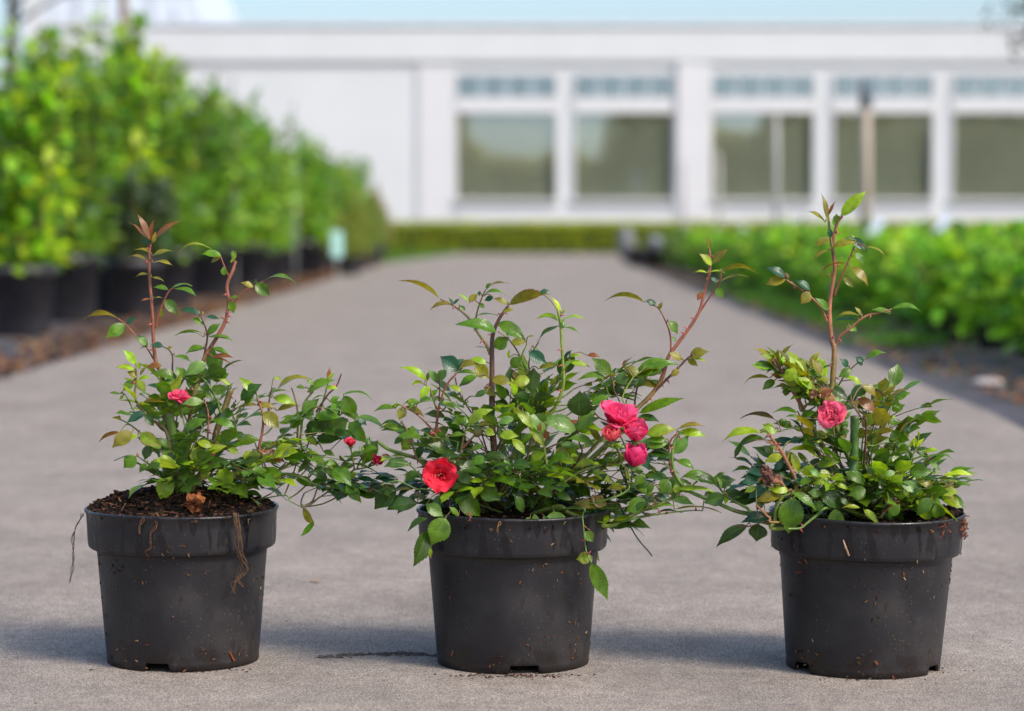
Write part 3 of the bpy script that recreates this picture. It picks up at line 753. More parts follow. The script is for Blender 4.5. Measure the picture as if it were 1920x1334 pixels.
    def done(s):
        o = s.f.build('foliage', [M['leaf'], M['stem']], s.root); return o
def petal(b, org, axis, az, ang, L, W, cup, col, ruff=.06, seed=0, edge=None, twist=0):
    """petal from org leaning by ang off the axis at azimuth az"""
    a0 = axis.orthogonal().normalized(); b0 = axis.cross(a0)
    rad = a0 * cos(az) + b0 * sin(az); tan = axis.cross(rad)
    nr, nc = 8, 8; g = []
    p = Vector(org)
    for i in range(nr + 1):
        t = i / nr
        th = ang * (.35 + .65 * t) + cup * (t - .5) * -1.0
        d = axis * cos(th) + rad * sin(th)
        if i: p = p + d * (L / nr)
        nrm = (rad * cos(th) - axis * sin(th))
        wv = W * (sin(pi * (.10 + .80 * t)) ** .7) * (.55 + .6 * t) * .62
        row = []
        for j in range(nc + 1):
            s_ = -1 + 2 * j / nc
            e = s_ * s_
            r1 = noise.noise(Vector((seed * 3.1 + s_ * 1.6, t * 2.2, seed)))
            q = p + tan * wv * s_ - nrm * (wv * e * .45 * (1 - .5 * t)) + nrm * (ruff * L * r1 * 2.2 * t) - d * (L * .10 * e * t * t) + d * (L * .10 * noise.noise(Vector((s_ * 3, seed, 7))) * t * t)
            k = (1 - t) ** 2
            cc = col if edge is None else tuple(col[m_] * (1 - t * t) + edge[m_] * t * t for m_ in range(3))
            row.append(b.vert(q, cc, (t, s_, 0)))
        g.append(row)
    for i in range(nr):
        for j in range(nc): b.face(g[i][j], g[i][j + 1], g[i + 1][j + 1], g[i + 1][j])
def flower(rs, V, x, y, dz, R, axis, layers, col, edge, label, seed, name='flower', stalk=None, stamens=False, ruff=1.0):
    random.seed(seed); b = MB(); c = rs.P(V, x, y, dz / 1000); ax = Vector(axis).normalized(); k = 0
    for (n, ang, L, W, cup, off) in layers:
        for i in range(n):
            az = 2 * pi * i / n + off + random.uniform(-.2, .2)
            cc = jit(col, .14)
            petal(b, c - ax * R * .25 , (ax + rdir() * .13).normalized(), az + random.uniform(-.2, .2), radians(ang + random.uniform(-12, 12)), R * L * random.uniform(.82, 1.15), R * W, radians(cup), cc, random.uniform(.08, .20) * ruff, seed + k, edge); k += 1
    o = b.build(name, M['petal'], rs.root)
    if stamens:
        sm = MB()
        for i in range(34):
            d = (ax + rdir() * .75).normalized(); p0 = c - ax * R * .2
            sm.tube([p0, p0 + d * R * .42, p0 + d * R * .5], [.00016, .00013, .0004], jit(random.choice([(.75, .45, .4), (.5, .1, .08), (.7, .5, .25)]), .2), 4)
        sm.build('stamens', M['crumb'], o)
    if label: o['label'] = label
    cal = MB(); q = c - ax * R * .30
    cal.tube([q - ax * R * .35, q - ax * R * .15, q + ax * R * .02, q + ax * R * .1], [R * .10, R * .22, R * .26, R * .12], (.10, .17, .04), 9)
    for i in range(5):
        az = 2 * pi * i / 5; a0 = ax.orthogonal().normalized(); r_ = a0 * cos(az) + ax.cross(a0) * sin(az)
        leaflet(cal, q + r_ * R * .12, q + r_ * R * .75 + ax * R * .1, -ax + r_ * .3, R * .3, .05, (.12, .19, .04), teeth=False)
    if stalk:
        e = rs.P(V, stalk[0], stalk[1], (stalk[2]) / 1000); cal.tube(smooth_path([e, e.lerp(q, .5) + Vector((0, 0, .002)), q - ax * R * .3], 4), .0009, (.14, .15, .04), 6)
    cal.build('calyx', M['stem'], o); return o
OPEN = [(7, 82, 1.15, 1.25, 10, 0), (6, 66, .95, 1.1, 20, .4), (5, 46, .7, .9, 35, .1), (5, 28, .5, .7, 45, .7)]
DOUBLE = [(6, 95, 1.2, 1.2, 0, 0), (6, 72, 1.05, 1.1, 15, .5), (6, 50, .9, .9, 30, .2), (6, 30, .75, .75, 40, .8), (5, 12, .6, .6, 40, 0)]
CUP = [(5, 52, 1.35, 1.35, 75, 0), (5, 38, 1.25, 1.2, 75, .6), (5, 24, 1.15, 1.0, 60, .2), (4, 12, 1.05, .8, 50, .5)]
WIDE = [(6, 78, 1.35, 1.3, 40, 0), (6, 60, 1.2, 1.25, 50, .5), (5, 42, 1.05, 1.1, 55, .2), (5, 26, .9, .9, 50, .7), (4, 12, .8, .7, 40, .1)]
BUD = [(5, 34, 1.5, 1.3, 85, 0), (4, 24, 1.45, 1.1, 70, .5), (3, 12, 1.4, .9, 50, .2)]
def green_bud(rs, V, x, y, dz, R, col, stalk=None, axis=(0, 0, 1)):
    b = MB(); c = rs.P(V, x, y, dz / 1000); ax = Vector(axis).normalized()
    b.tube([c + ax * R * t for t in (-1.3, -.9, -.3, .3, .9, 1.5)], [R * q for q in (.25, .75, 1, .85, .45, .08)], col, 9)
    for i in range(4):
        az = 2 * pi * i / 4 + .5; a0 = ax.orthogonal().normalized(); r_ = a0 * cos(az) + ax.cross(a0) * sin(az)
        leaflet(b, c + r_ * R * .8 - ax * R * .3, c + r_ * R * .5 + ax * R * 2.2, r_, R * .6, .1, (.14, .24, .05), teeth=False)
    if stalk:
        e = rs.P(V, stalk[0], stalk[1], dz / 1000); b.tube(smooth_path([e, e.lerp(c, .5), c - ax * R], 3), .0009, (.13, .16, .04), 6)
    b.build('bud', M['stem'], rs.root)

# pots --------------------------------------------------------------
def make_pot(root, notches, seed):
    n = 192; b = MB(); nx = lambda a: any(abs((a - c + pi) % (2 * pi) - pi) < w_ for c, w_ in notches)
    prof = [(.0752, 0, 0), (.0756, .0075, 0), (.0759, .0120, 0), (.0762, .0128, 0), (.0800, .06, 0), (.0838, .108, 0), (.0848, .1138, 0), (.0865, .1143, 0), (.0905, .1150, 0), (.0922, .1165, 0),
            (.0930, .120, 0), (.0938, .140, 0), (.0943, .1500, 0), (.0956, .1512, 0), (.0960, .1526, 0), (.0955, .1540, 0), (.0935, .1542, 0), (.0926, .1528, 0), (.0918, .146, 0), (.090, .13, 0)]
    rings = []
    for k, (r, z, _) in enumerate(prof):
        ring = []
        for j in range(n):
            a = 2 * pi * j / n; rr = r * (1 + .004 * sin(2 * a + seed) + .002 * noise.noise(Vector((cos(a) * 3, sin(a) * 3, z * 20 + seed))))
            zz = z
            if z < .002: zz = .0085 if nx(a) else .0
            elif z < .01: zz = .0088 if nx(a) else z
            elif z > .15: zz = z + .0012 * sin(3 * a + seed) * .5
            ring.append(b.vert((rr * cos(a), rr * sin(a), zz)))
        rings.append(ring)
    for p_, q_ in zip(rings, rings[1:]):
        for j in range(n): b.face(p_[j], p_[(j + 1) % n], q_[(j + 1) % n], q_[j])
    # inner side of the foot, and the floor of the pot
    inr = [b.vert((.0728 * cos(2 * pi * j / n), .0728 * sin(2 * pi * j / n), .0085 if nx(2 * pi * j / n) else .0)) for j in range(n)]
    inr2 = [b.vert((.0728 * cos(2 * pi * j / n), .0728 * sin(2 * pi * j / n), .0098)) for j in range(n)]
    for j in range(n):
        b.face(rings[0][(j + 1) % n], rings[0][j], inr[j], inr[(j + 1) % n]); b.face(inr[(j + 1) % n], inr[j], inr2[j], inr2[(j + 1) % n])
    b.face(*inr2)
    return b.build('pot', M['pot'], root)
def chips(b, p, n, col, size, spread, up=None):
    for i in range(n):
        q = p + Vector((random.gauss(0, spread), random.gauss(0, spread), random.gauss(0, spread * .5)))
        R_ = Matrix.Translation(q) @ rdir().to_track_quat('X', 'Z').to_matrix().to_4x4()
        s = size * random.uniform(.4, 1.3); b.box(-s, s, -s * .4, s * .4, -s * .22, s * .22, jit(col, .4), M=R_)
def make_soil(root, seed, mound, wet=1):
    random.seed(seed); b = MB(); nr, na = 22, 72; rows = []
    for i in range(nr + 1):
        r = .0915 * i / nr; row = []
        for j in range(na):
            a = 2 * pi * j / na; x, y = r * cos(a), r * sin(a)
            z = .1475 + mound(x, y) + .0035 * noise.noise(Vector((x * 90, y * 90, seed))) + .002 * noise.noise(Vector((x * 260, y * 260, seed)))
            row.append(b.vert((x, y, z)))
        rows.append(row)
    for i in range(nr):
        for j in range(na): b.face(rows[i][j], rows[i][(j + 1) % na], rows[i + 1][(j + 1) % na], rows[i + 1][j])
    cols = [(.024, .015, .010), (.045, .024, .014), (.11, .05, .027), (.016, .011, .009), (.014, .010, .009)]
    for i in range(3200):
        a = random.uniform(0, 2 * pi); r = .0925 * random.random() ** .5; x, y = r * cos(a), r * sin(a)
        z = .1485 + mound(x, y); s = random.choice((.0007, .001, .0014, .002, .0034))
        c = random.choice(cols + [cols[3]] * 3)
        R_ = Matrix.Translation((x, y, z)) @ (rdir() * Vector((1, 1, .4))).to_track_quat('X', 'Z').to_matrix().to_4x4()
        l = s * random.uniform(.7, 1.8)
        b.box(-l, l, -s * .5, s * .5, -s * .35, s * .35, jit(c, .4), M=R_, m=1)
    return b.build('soil', [M['soil'], M['crumb']], root, smooth=False)
def pot_debris(root, seed, n, extra=()):
    """crumbs of peat stuck on the pot wall"""
    random.seed(seed); b = MB()
    def rad(z): return .0756 + (.0848 - .0756) * min(1, z / .114) if z < .1145 else .0925 + .0018 * (z - .1165) / .034
    def crumb(a, z, s, c, asp=1.5):
        r = rad(z) + s * .12; p = Vector((r * cos(a), r * sin(a), z)); nrm = Vector((cos(a), sin(a), 0))
        t = Vector((0, 0, 1)); t.rotate(Matrix.Rotation(random.uniform(0, 3.1), 3, nrm)); bt = nrm.cross(t)
        R_ = Matrix((( *t, 0), (*bt, 0), (*nrm, 0), (0, 0, 0, 1))).transposed(); R_ = Matrix.Translation(p) @ R_
        b.box(-s * asp, s * asp, -s * .5, s * .5, -s * .3, s * .3, jit(c, .4), M=R_)
    cs = [(.13, .06, .03), (.08, .04, .022), (.18, .12, .075), (.035, .022, .016), (.05, .03, .02)]
    for i in range(n):
        if i % 9 == 0: ca = -pi / 2 + random.gauss(0, .9); cz = random.choice((random.uniform(.002, .15), random.uniform(.085, .113), random.uniform(.002, .03)))
        a = ca + random.gauss(0, .10); z = min(.151, max(.001, cz + random.gauss(0, .008)))
        crumb(a, z, random.choice((.00025, .0003, .0004, .0006, .0011)), random.choice(cs))
    for (a, z, s, asp) in extra: crumb(a, z, s * .85, (.20, .075, .032), asp)
    o = b.build('peat_crumbs', M['crumb'], root, smooth=False); o['kind'] = 'stuff'; return o
def strands(root, items, col, name='root'):
    for k, pts in enumerate(items):
        b = MB(); P_ = smooth_path([Vector(p) for p in pts], 5)
        for q in range(3):
            off = Vector((random.uniform(-.0012, .0012), 0, 0))
            b.tube([p + off * (1 + 2 * sin(i * .7 + q)) + Vector((random.gauss(0, .0004), random.gauss(0, .0002), 0)) for i, p in enumerate(P_)], [.00042 * (1 - .6 * i / len(P_)) + .0001 for i in range(len(P_))], jit(col, .3), 5)
        b.build(name, M['crumb'], root)

def ground_pos(px, D): p = at(px, 420, D); return Vector((p.x, D, 0))
# --- left rose ------------------------------------------------------
DL = 2.406
rt = empty('potted_rose', ground_pos(337.5, DL)); tag(rt, 'rose with a long side shoot, soil heaped over its pot rim and roots hanging', 'potted rose', 'potted roses lined up on the road')
make_pot(rt, [(-pi / 2 - .22, .17), (-pi / 2 + 1.9, .17), (-pi / 2 - 2.3, .17)], 1)
make_soil(rt, 1, lambda x, y: .019 * max(0, 1 - (((x + .015) / .085) ** 2 + ((y - .02) / .085) ** 2)) + .009 * max(0, 1 - ((x - .055) / .05) ** 2 - ((y) / .07) ** 2) + .002)
pot_debris(rt, 1, 260, [(-pi / 2 + .80, .012, .0022, 3), (-pi / 2 - .35, .004, .0012, 1.2), (-pi / 2 + .15, .002, .0014, 1.5)])
random.seed(14); b = MB()
for i in range(420):
    a = random.uniform(0, 2 * pi); r = .089 * random.random() ** .5; x, y = r * cos(a), r * sin(a)
    z = .151 + .019 * max(0, 1 - (((x + .015) / .085) ** 2 + ((y - .02) / .085) ** 2)) + .009 * max(0, 1 - ((x - .055) / .05) ** 2 - (y / .07) ** 2)
    l = random.uniform(.002, .008); wv = random.uniform(.0004, .0013)
    R_ = Matrix.Translation((x, y, z)) @ (rdir() * Vector((1, 1, .35))).to_track_quat('X', 'Z').to_matrix().to_4x4()
    b.box(-l, l, -wv, wv, -wv * .4, wv * .4, jit(random.choice([(.12, .055, .03), (.07, .035, .02), (.17, .085, .05), (.04, .025, .016)]), .3), M=R_)
o = b.build('bark_fibre', M['crumb'], rt, smooth=False); o['kind'] = 'stuff'
random.seed(4)
X0 = rt.location.copy()
def LP3(V, x, y, dz): ox, oy, k = VIEWS[V]; return at(ox + x / k, oy + y / k, DL + dz / 1000) - X0
V2 = (120, 860, 2.815); VIEWS['2'] = V2
strands(rt, [[LP3('2', 480, 290, -93), LP3('2', 488, 350, -94), LP3('2', 465, 400, -94), LP3('2', 455, 470, -93), LP3('2', 440, 500, -92), LP3('2', 446, 545, -85)],
             [LP3('2', 905, 285, -82), LP3('2', 915, 380, -83), LP3('2', 925, 480, -82), LP3('2', 935, 560, -75), LP3('2', 925, 640, -74), LP3('2', 945, 680, -74)],
             [LP3('2', 915, 290, -82), LP3('2', 930, 400, -83), LP3('2', 940, 500, -80), LP3('2', 968, 580, -74), LP3('2', 935, 625, -74), LP3('2', 905, 650, -74), LP3('2', 898, 715, -74)],
             [LP3('2', 985, 290, -.082), LP3('2', 975, 340, -79), LP3('2', 980, 420, -.082)],
             [LP3('2', 415, 310, -92), LP3('2', 400, 350, -93), LP3('2', 395, 400, -93)]], (.10, .060, .038))
strands(rt, [[LP3('2', 95, 290, -20), LP3('2', 70, 350, -20), LP3('2', 42, 440, -22), LP3('2', 50, 540, -20), LP3('2', 38, 600, -20), LP3('2', 32, 655, -20)]], (.16, .14, .13), 'root')
b = MB(); random.seed(6)
c0 = LP3('A', 840, 1270, -62)
for i in range(26):
    d = rdir(); leaf_card(b, c0 + d * .003, d + Vector((0, -.2, .6)), rdir(), random.uniform(.006, .011), .008, jit((.26, .09, .035), .3))
b.build('dried_bud', M['crumb'], rt)
L = Rose(rt, DL, 337)
random.seed(101)
st = L.stem
st('P', 'r', 2.6, 1.3, 0, 5, [455, 960, 440, 780, 412, 720, 400, 620, 395, 500, 383, 350, 380, 250, 386, 175], True, 8)
st('P', 'r', 2.4, 1.5, -5, 10, [560, 1000, 600, 780, 630, 690, 690, 590, 720, 530, 735, 450, 728, 370, 755, 300, 766, 262], True, 8)
st('P', 'r', .9, .6, 3, 10, [400, 700, 370, 650, 325, 600, 280, 550, 240, 517])
st('P', 'r', 1.0, .6, 3, -5, [408, 560, 430, 480, 470, 395, 500, 385])
st('P', 'd', 1.1, .7, 0, -5, [625, 690, 640, 600, 625, 540, 600, 492])
st('P', 'r', .8, .5, 8, 10, [735, 480, 800, 400, 845, 375, 890, 352])
st('P', 'r', .8, .5, 8, 10, [735, 330, 712, 275, 695, 235, 662, 213])
st('A', 'g', 4.2, 3.9, -20, -25, [700, 860, 690, 800, 660, 610], True, 0, True)
st('A', 'o', 3.6, 3.2, 0, 5, [960, 950, 1000, 760, 1050, 620, 1110, 430], True, 3, True)
st('A', 'g', 1.6, 1.0, 0, -5, [1035, 610, 1000, 500, 920, 370, 870, 335])
st('A', 'r', 1.2, .7, -25, -15, [960, 900, 940, 800, 945, 640, 925, 540, 875, 450], True, 6)
st('A', 'o', 1.8, 1.0, -10, -15, [650, 790, 500, 640, 430, 550, 405, 480, 412, 380, 415, 285], True, 5)
st('A', 'g', .9, .6, -15, -10, [400, 600, 370, 540, 330, 470, 290, 465])
st('A', 'd', 1.1, .6, 0, 5, [690, 440, 680, 300, 680, 190, 650, 140, 600, 115])
st('A', 'o', 1.3, .9, 0, 0, [720, 430, 780, 340, 860, 330])
st('A', 'g', 1.0, .6, -10, -25, [560, 880, 440, 750, 330, 670, 240, 640], True)
st('A', 'g', 1.0, .6, -10, -30, [600, 1060, 500, 980, 430, 930], True)
st('A', 'g', .9, .8, -30, -30, [790, 800, 770, 700, 740, 560], True)
st('B', 'g', 1.8, 1.1, -10, -20, [200, 900, 300, 860, 400, 850, 500, 860, 650, 930, 730, 950, 820, 905, 1000, 970], True, 4)
st('B', 'g', 1.0, .7, -15, -20, [820, 910, 870, 850, 905, 820, 960, 810, 1020, 795])
st('B', 'r', 1.8, 1.0, -20, -15, [240, 760, 240, 680, 265, 560, 270, 440, 230, 320], True, 4)
st('B', 'y', 1.5, 1.0, 5, 0, [480, 760, 530, 600, 545, 430, 560, 350, 620, 275], True)
st('B', 'o', 1.2, .7, 5, 0, [510, 600, 510, 400, 470, 250])
st('B', 'd', 1.1, .8, 0, 0, [310, 480, 310, 370, 330, 260])
st('B', 'd', 1.1, .7, 15, 15, [640, 420, 720, 300, 780, 240, 815, 155], False, 3, True)
st('B', 'g', 1.0, .6, 20, 10, [560, 560, 660, 420, 700, 300, 735, 170])
st('B', 'g', .9, .6, 10, 5, [640, 640, 760, 500, 830, 400, 830, 300])
st('B', 'g', .7, .5, -10, -20, [380, 1000, 460, 1040, 540, 1080], True)
L.fill([(330, 850, 90, 60, .05, 'GGDLB'), (430, 850, 120, 60, .06, 'GGDLD'), (370, 885, 95, 35, .06, 'DGDG'), (420, 880, 120, 40, .07, 'DGDLG'), (400, 890, 110, 32, .06, 'DGD'), (520, 800, 90, 60, .05, 'GDLOG'), (610, 820, 70, 70, .04, 'DDGG'), (640, 905, 60, 25, .03, 'DGD'), (300, 760, 45, 40, .03, 'GL'), (400, 740, 60, 50, .04, 'GGD')], 124)
L.leaves('P', 0, '240 515 88 517 O -28 14 34;275 545 185 605 G 70 6 50;280 545 325 512 B 50 4 60;372 645 325 590 B 60 5 50;500 385 595 420 G 30 14 38;480 385 572 372 G 20 14 35;452 435 508 503 G 60 8 55;430 512 440 475 L 70 5 60;465 390 398 378 G 30 8 50;382 268 285 240 O 20 12 34;398 268 490 285 O 25 14 32;395 240 485 215 O 30 10 40;382 222 318 210 O 30 8 40;385 325 315 337 O 25 14 38;392 335 447 352 O 20 10 40;385 168 328 48 R 45 5 22;372 165 290 85 R 30 7 22;388 165 400 75 R 60 5 26;402 165 518 78 R 40 6 25;400 175 338 178 B 40 6 40;388 432 340 443 R 20 10 40;400 430 445 428 O 20 10 40;395 180 410 130 O 60 5 40')
L.leaves('P', 0, '664 213 508 215 L 10 17 26;702 238 613 230 G 40 8 48;700 240 657 270 O 50 8 60;716 325 712 285 G 80 4 70;760 265 757 215 L 60 3 30;745 270 770 235 L 50 3 35;892 350 1042 360 G 12 17 32;855 362 920 420 G 75 4 62;845 380 790 357 O 50 5 50;850 360 862 340 B 50 5 60;745 440 757 495 G 80 4 65;738 430 785 420 G 30 5 45;730 430 702 438 B 20 8 40;600 492 520 480 B 45 5 48;612 500 570 480 B 40 8 50;622 500 618 485 O 50 5 60;622 545 572 515 G 50 6 55;625 600 497 592 G -15 13 30;640 590 700 540 G 50 5 50;650 600 753 617 G 25 10 34;620 655 543 675 G 30 12 42;662 650 736 682 G 35 12 36;650 690 762 732 R -20 8 22;665 690 757 692 R 30 6 40;690 520 630 510 B 40 6 45')
L.leaves('A', -8, '410 250 317 140 L 75 6 45;400 292 260 272 L 35 12 42;425 350 345 300 O 50 6 60;435 285 440 222 L 70 4 50;432 360 525 345 L 40 10 40;440 330 490 265 O 50 5 50;395 372 315 445 G 60 8 60;300 468 205 462 G 30 5 35;320 480 290 510 L 60 4 60;520 118 427 145 O -20 10 36;612 118 525 105 B 60 5 60;640 140 680 115 O 50 5 60;490 110 420 45 G 60 6 60;600 262 487 275 R 40 10 50;700 192 820 232 G 35 12 40;930 240 768 330 P 65 7 52;770 350 705 270 G 75 6 75;782 352 918 385 G 60 10 42;785 372 905 445 P 65 8 50;720 360 520 315 G 45 14 42;715 405 600 370 G 50 8 50;620 430 490 400 B 40 8 30;650 520 460 530 O 45 14 42;640 510 555 480 G 60 6 60;910 125 778 170 G 40 14 40;975 130 1095 178 G 40 12 34;910 30 700 38 G -15 14 28;1000 40 1122 78 G 20 12 32;968 430 1030 425 G 75 4 80;900 450 980 505 G 65 5 50')
L.leaves('A', -35, '475 600 345 680 B 60 5 42;295 750 135 817 R -25 10 32;385 745 235 862 O 70 8 55;425 775 305 805 L 60 8 42;440 760 590 850 L 70 8 55;600 870 470 790 L 50 6 45;660 860 560 800 G 50 6 50;510 845 475 955 D 85 4 62;420 930 250 958 B 20 8 22;412 925 320 1012 G 80 6 75;650 970 480 1012 G 60 10 42;490 980 435 1045 G 60 5 60;610 890 752 1012 L 80 6 58;650 1055 600 1268 L 86 5 58;880 965 820 838 L 86 6 80;765 985 930 1012 L 60 10 45;845 1025 712 1160 G 72 6 50;940 1000 895 1108 L 80 6 58;1040 1005 1105 1178 L 82 6 68;770 730 935 650 G 60 10 42;980 660 1152 722 G 45 12 38;842 812 730 785 G 40 10 34;862 822 985 862 L 60 8 45;930 900 1085 850 L 55 8 42;1095 870 1172 905 L 70 6 58;960 950 1132 1005 D 60 8 42;820 640 935 630 D 30 10 40;1110 405 1008 352 L 50 6 30;990 800 1165 790 G 55 8 40;700 760 850 800 G 50 8 40;540 700 470 610 D 60 6 50;300 650 235 640 O 40 6 40;700 900 620 1000 D 70 5 60;830 1080 900 1150 P 60 5 50')
L.leaves('B', -5, '225 295 105 175 L 70 6 38;220 290 125 262 G 40 8 36;370 270 602 185 O 35 17 36;350 178 400 198 L 70 4 50;345 318 500 362 L 55 16 42;370 410 525 372 O 40 12 32;580 282 775 190 G 40 10 42;720 195 735 105 R 70 4 32;725 190 770 145 L 60 4 40;600 360 705 305 G 20 14 30;235 372 92 402 O 25 14 38;232 370 362 395 O 45 10 42;275 420 385 535 O 70 6 62;820 300 1037 325 G 15 15 26;835 305 915 478 G 82 5 60;925 450 992 512 B 70 5 50;662 560 815 370 D 75 6 52;675 470 570 590 D 80 5 62;730 565 862 465 G 82 5 82;645 605 818 600 D 70 5 48;870 490 1000 640 G 76 9 48;1060 620 960 790 G 78 6 56;570 590 650 655 L 55 6 50;560 700 690 765 L 60 6 48;690 690 772 725 G 50 6 50;430 665 480 730 L 60 6 50;295 675 520 650 O 30 12 32;285 688 425 768 R 60 6 48;255 690 135 805 L 65 10 48;70 790 205 855 L 55 8 45;225 830 370 835 L 40 12 34;345 830 392 922 L 70 6 55;30 690 100 680 G 70 5 60;60 580 160 590 D 70 6 55;0 480 92 540 G 60 8 55;500 470 385 500 G 60 6 45;500 460 395 460 G 30 10 34;480 580 385 600 D 30 8 40;600 720 500 740 D 50 6 50;560 250 500 245 G 50 6 60;620 230 570 195 G 50 6 50;640 440 720 440 G 50 6 50;700 400 800 390 G 40 10 40;740 350 805 310 G 60 6 60;700 250 800 260 L 40 8 40')
L.leaves('B', -10, '832 900 690 800 G 60 8 45;600 912 752 890 G 40 10 32;835 908 785 1038 B 82 5 76;850 920 955 1050 G 75 10 48;870 910 1003 975 D 50 8 30;720 880 590 830 D 60 6 42;900 790 802 805 G 60 8 50;840 880 935 840 L 60 6 50;920 880 1060 900 B 40 6 30;1185 925 1045 1092 D 80 6 62;1150 1000 1262 950 O 20 8 24;1125 1050 1090 985 D 60 5 50;1210 885 1038 900 D 20 16 28;1250 745 1112 800 P 60 8 40;1160 740 1092 715 R 60 6 50;1262 1010 1132 1100 D 60 6 62;550 1080 640 1210 O 50 -14 42;625 1185 530 1282 G 60 -8 36;620 820 720 870 G 50 6 50;1050 880 1180 870 B 50 6 36')
L.leaves('A', -56, '905 520 748 545 P 66 10 42')
flower(L, 'A', 730, 508, -40, .0120, (.1, -.2, 1), DOUBLE, (.72, .025, .10), (.82, .12, .24), 'small deep pink bloom half hidden behind a leaf', 201, stalk=(745, 640, -30))
flower(L, 'B', 880, 648, -26, .0066, (0, -.25, 1), CUP, (.60, .012, .03), (.78, .05, .10), 'small red rosebud on an upright stalk', 202, stalk=(905, 815, -20))
flower(L, 'B', 1055, 765, -28, .0066, (.5, -.6, .6), CUP, (.52, .012, .05), (.62, .03, .10), 'crimson rosebud at the tip of the long side shoot', 203, stalk=(1000, 800, -20))
green_bud(L, 'B', 965, 702, -22, .0042, (.16, .20, .03), (925, 810))
green_bud(L, 'B', 1003, 635, -20, .0032, (.10, .20, .04), (960, 800))
green_bud(L, 'P', 757, 240, 10, .0028, (.14, .28, .05))
L.done()

# --- middle rose ------------------------------------------------------
DM = 2.395
rt = empty('potted_rose', ground_pos(962, DM)); tag(rt, 'widest rose with one open red bloom and a cluster of four pink blooms', 'potted rose', 'potted roses lined up on the road')
make_pot(rt, [(-pi / 2 + .14, .19), (-pi / 2 + 2.25, .19), (-pi / 2 - 1.95, .19)], 2)
make_soil(rt, 2, lambda x, y: -.004 + .006 * max(0, 1 - ((x) / .05) ** 2 - ((y) / .05) ** 2))
pot_debris(rt, 2, 150, [(-pi / 2 - .88, .0165, .0016, 2.2), (-pi / 2 - .86, .072, .0010, 1.5), (-pi / 2 + .86, .012, .0012, 1.2), (-pi / 2 - .3, .008, .001, 1.5), (-pi / 2 + .6, .099, .0012, 1.3)])
X0 = rt.location.copy()
def MP3(V, x, y, dz): ox, oy, k = VIEWS[V]; return at(ox + x / k, oy + y / k, DM + dz / 1000) - X0
b = MB(); b.tube(smooth_path([MP3('T', 1380, 280, -20), MP3('T', 1440, 400, -25), MP3('T', 1500, 500, -25), MP3('T', 1560, 570, -20), MP3('T', 1573, 590, -20)], 5), .0007, (.01, .03, .022), 6); b.build('wire_tie', M['stem'], rt)
strands(rt, [[MP3('T', 745, 395, -94), MP3('T', 735, 430, -95), MP3('T', 730, 460, -94)], [MP3('T', 575, 350, -82), MP3('T', 585, 380, -86), MP3('T', 580, 400, -86)], [MP3('T', 1190, 385, -62), MP3('T', 1200, 420, -64), MP3('T', 1240, 450, -62)]], (.20, .10, .05))
L = Rose(rt, DM, 962); st = L.stem; random.seed(102)
st('Q', 'd', 3.8, 1.4, 10, 20, [735, 900, 735, 800, 735, 640, 735, 480, 740, 390, 775, 300, 830, 222], True, 7)
st('Q', 'o', 1.8, .8, 15, 25, [725, 500, 700, 440, 650, 370, 600, 290, 520, 225, 440, 185], False, 5)
st('Q', 'o', 1.0, .6, 15, 10, [640, 340, 650, 260, 680, 172, 700, 130])
st('Q', 'o', 1.3, .7, 10, 0, [985, 830, 930, 600, 890, 500, 835, 420, 770, 370], True)
st('Q', 'y', 2.0, 1.4, -10, -15, [1040, 900, 1090, 810, 1140, 680, 1135, 500, 1125, 330, 1110, 250], True, 4)
st('Q', 'd', .9, .7, 25, 30, [660, 900, 610, 820, 550, 720, 525, 630], True)
st('Q', 'g', 1.3, .8, 0, -5, [1000, 800, 960, 640, 905, 530, 930, 450], True)
st('Q', 'o', 1.1, .7, 20, 20, [900, 800, 850, 750, 770, 680], True)
st('Q', 'd', .8, .6, -5, 0, [985, 700, 950, 600, 950, 520, 1000, 430])
st('C', 'r', 1.8, .9, -15, -20, [560, 800, 545, 660, 550, 560, 570, 450, 620, 320, 692, 235], True, 5)
st('C', 'o', 1.1, .7, -15, -20, [545, 500, 510, 400, 490, 340, 420, 300])
st('C', 'd', .8, .6, -15, -15, [560, 440, 568, 330, 560, 260])
st('C', 'o', 1.8, .8, -20, -15, [440, 900, 390, 830, 340, 680, 290, 600], True, 3)
st('C', 'r', 1.2, .7, -20, -25, [560, 720, 520, 660, 400, 540, 290, 480], True, 4)
st('C', 'g', 1.9, 1.8, -10, -30, [520, 920, 390, 860, 200, 800, 112, 738], True, 2, True)
st('C', 'g', 1.0, .6, -30, -40, [520, 1080, 420, 990, 340, 910, 200, 890], True)
st('C', 'g', .9, .6, -30, -40, [500, 1100, 400, 1090, 260, 1030, 130, 1060], True)
st('C', 'o', 1.4, .9, -40, -45, [710, 950, 720, 840, 740, 720, 760, 650], True)
st('C', 'r', 1.3, 1.0, -42, -45, [735, 790, 790, 730, 835, 680])
st('R', 'r', 2.7, 1.2, -5, 15, [430, 990, 480, 910, 570, 820, 620, 740, 650, 640, 700, 570, 790, 440, 820, 340, 850, 220, 845, 110], True, 12)
st('R', 'd', 1.6, .8, 0, -5, [560, 830, 600, 790, 650, 740, 700, 690, 745, 645, 790, 620], False, 3)
st('R', 'r', 1.0, .6, 5, 5, [662, 620, 655, 520, 605, 410, 560, 390])
st('R', 'r', 1.1, .6, 12, 15, [780, 455, 850, 350, 895, 285, 905, 215])
st('R', 'd', 1.1, .7, 0, 0, [485, 905, 500, 790, 545, 740])
st('R', 'd', .8, .6, -20, -15, [385, 960, 385, 790, 375, 730], True)
st('R', 'y', 1.0, .7, -25, -20, [405, 950, 430, 830, 480, 740, 520, 710], True)
st('R', 'd', .6, .5, -10, -10, [145, 760, 170, 650, 180, 610])
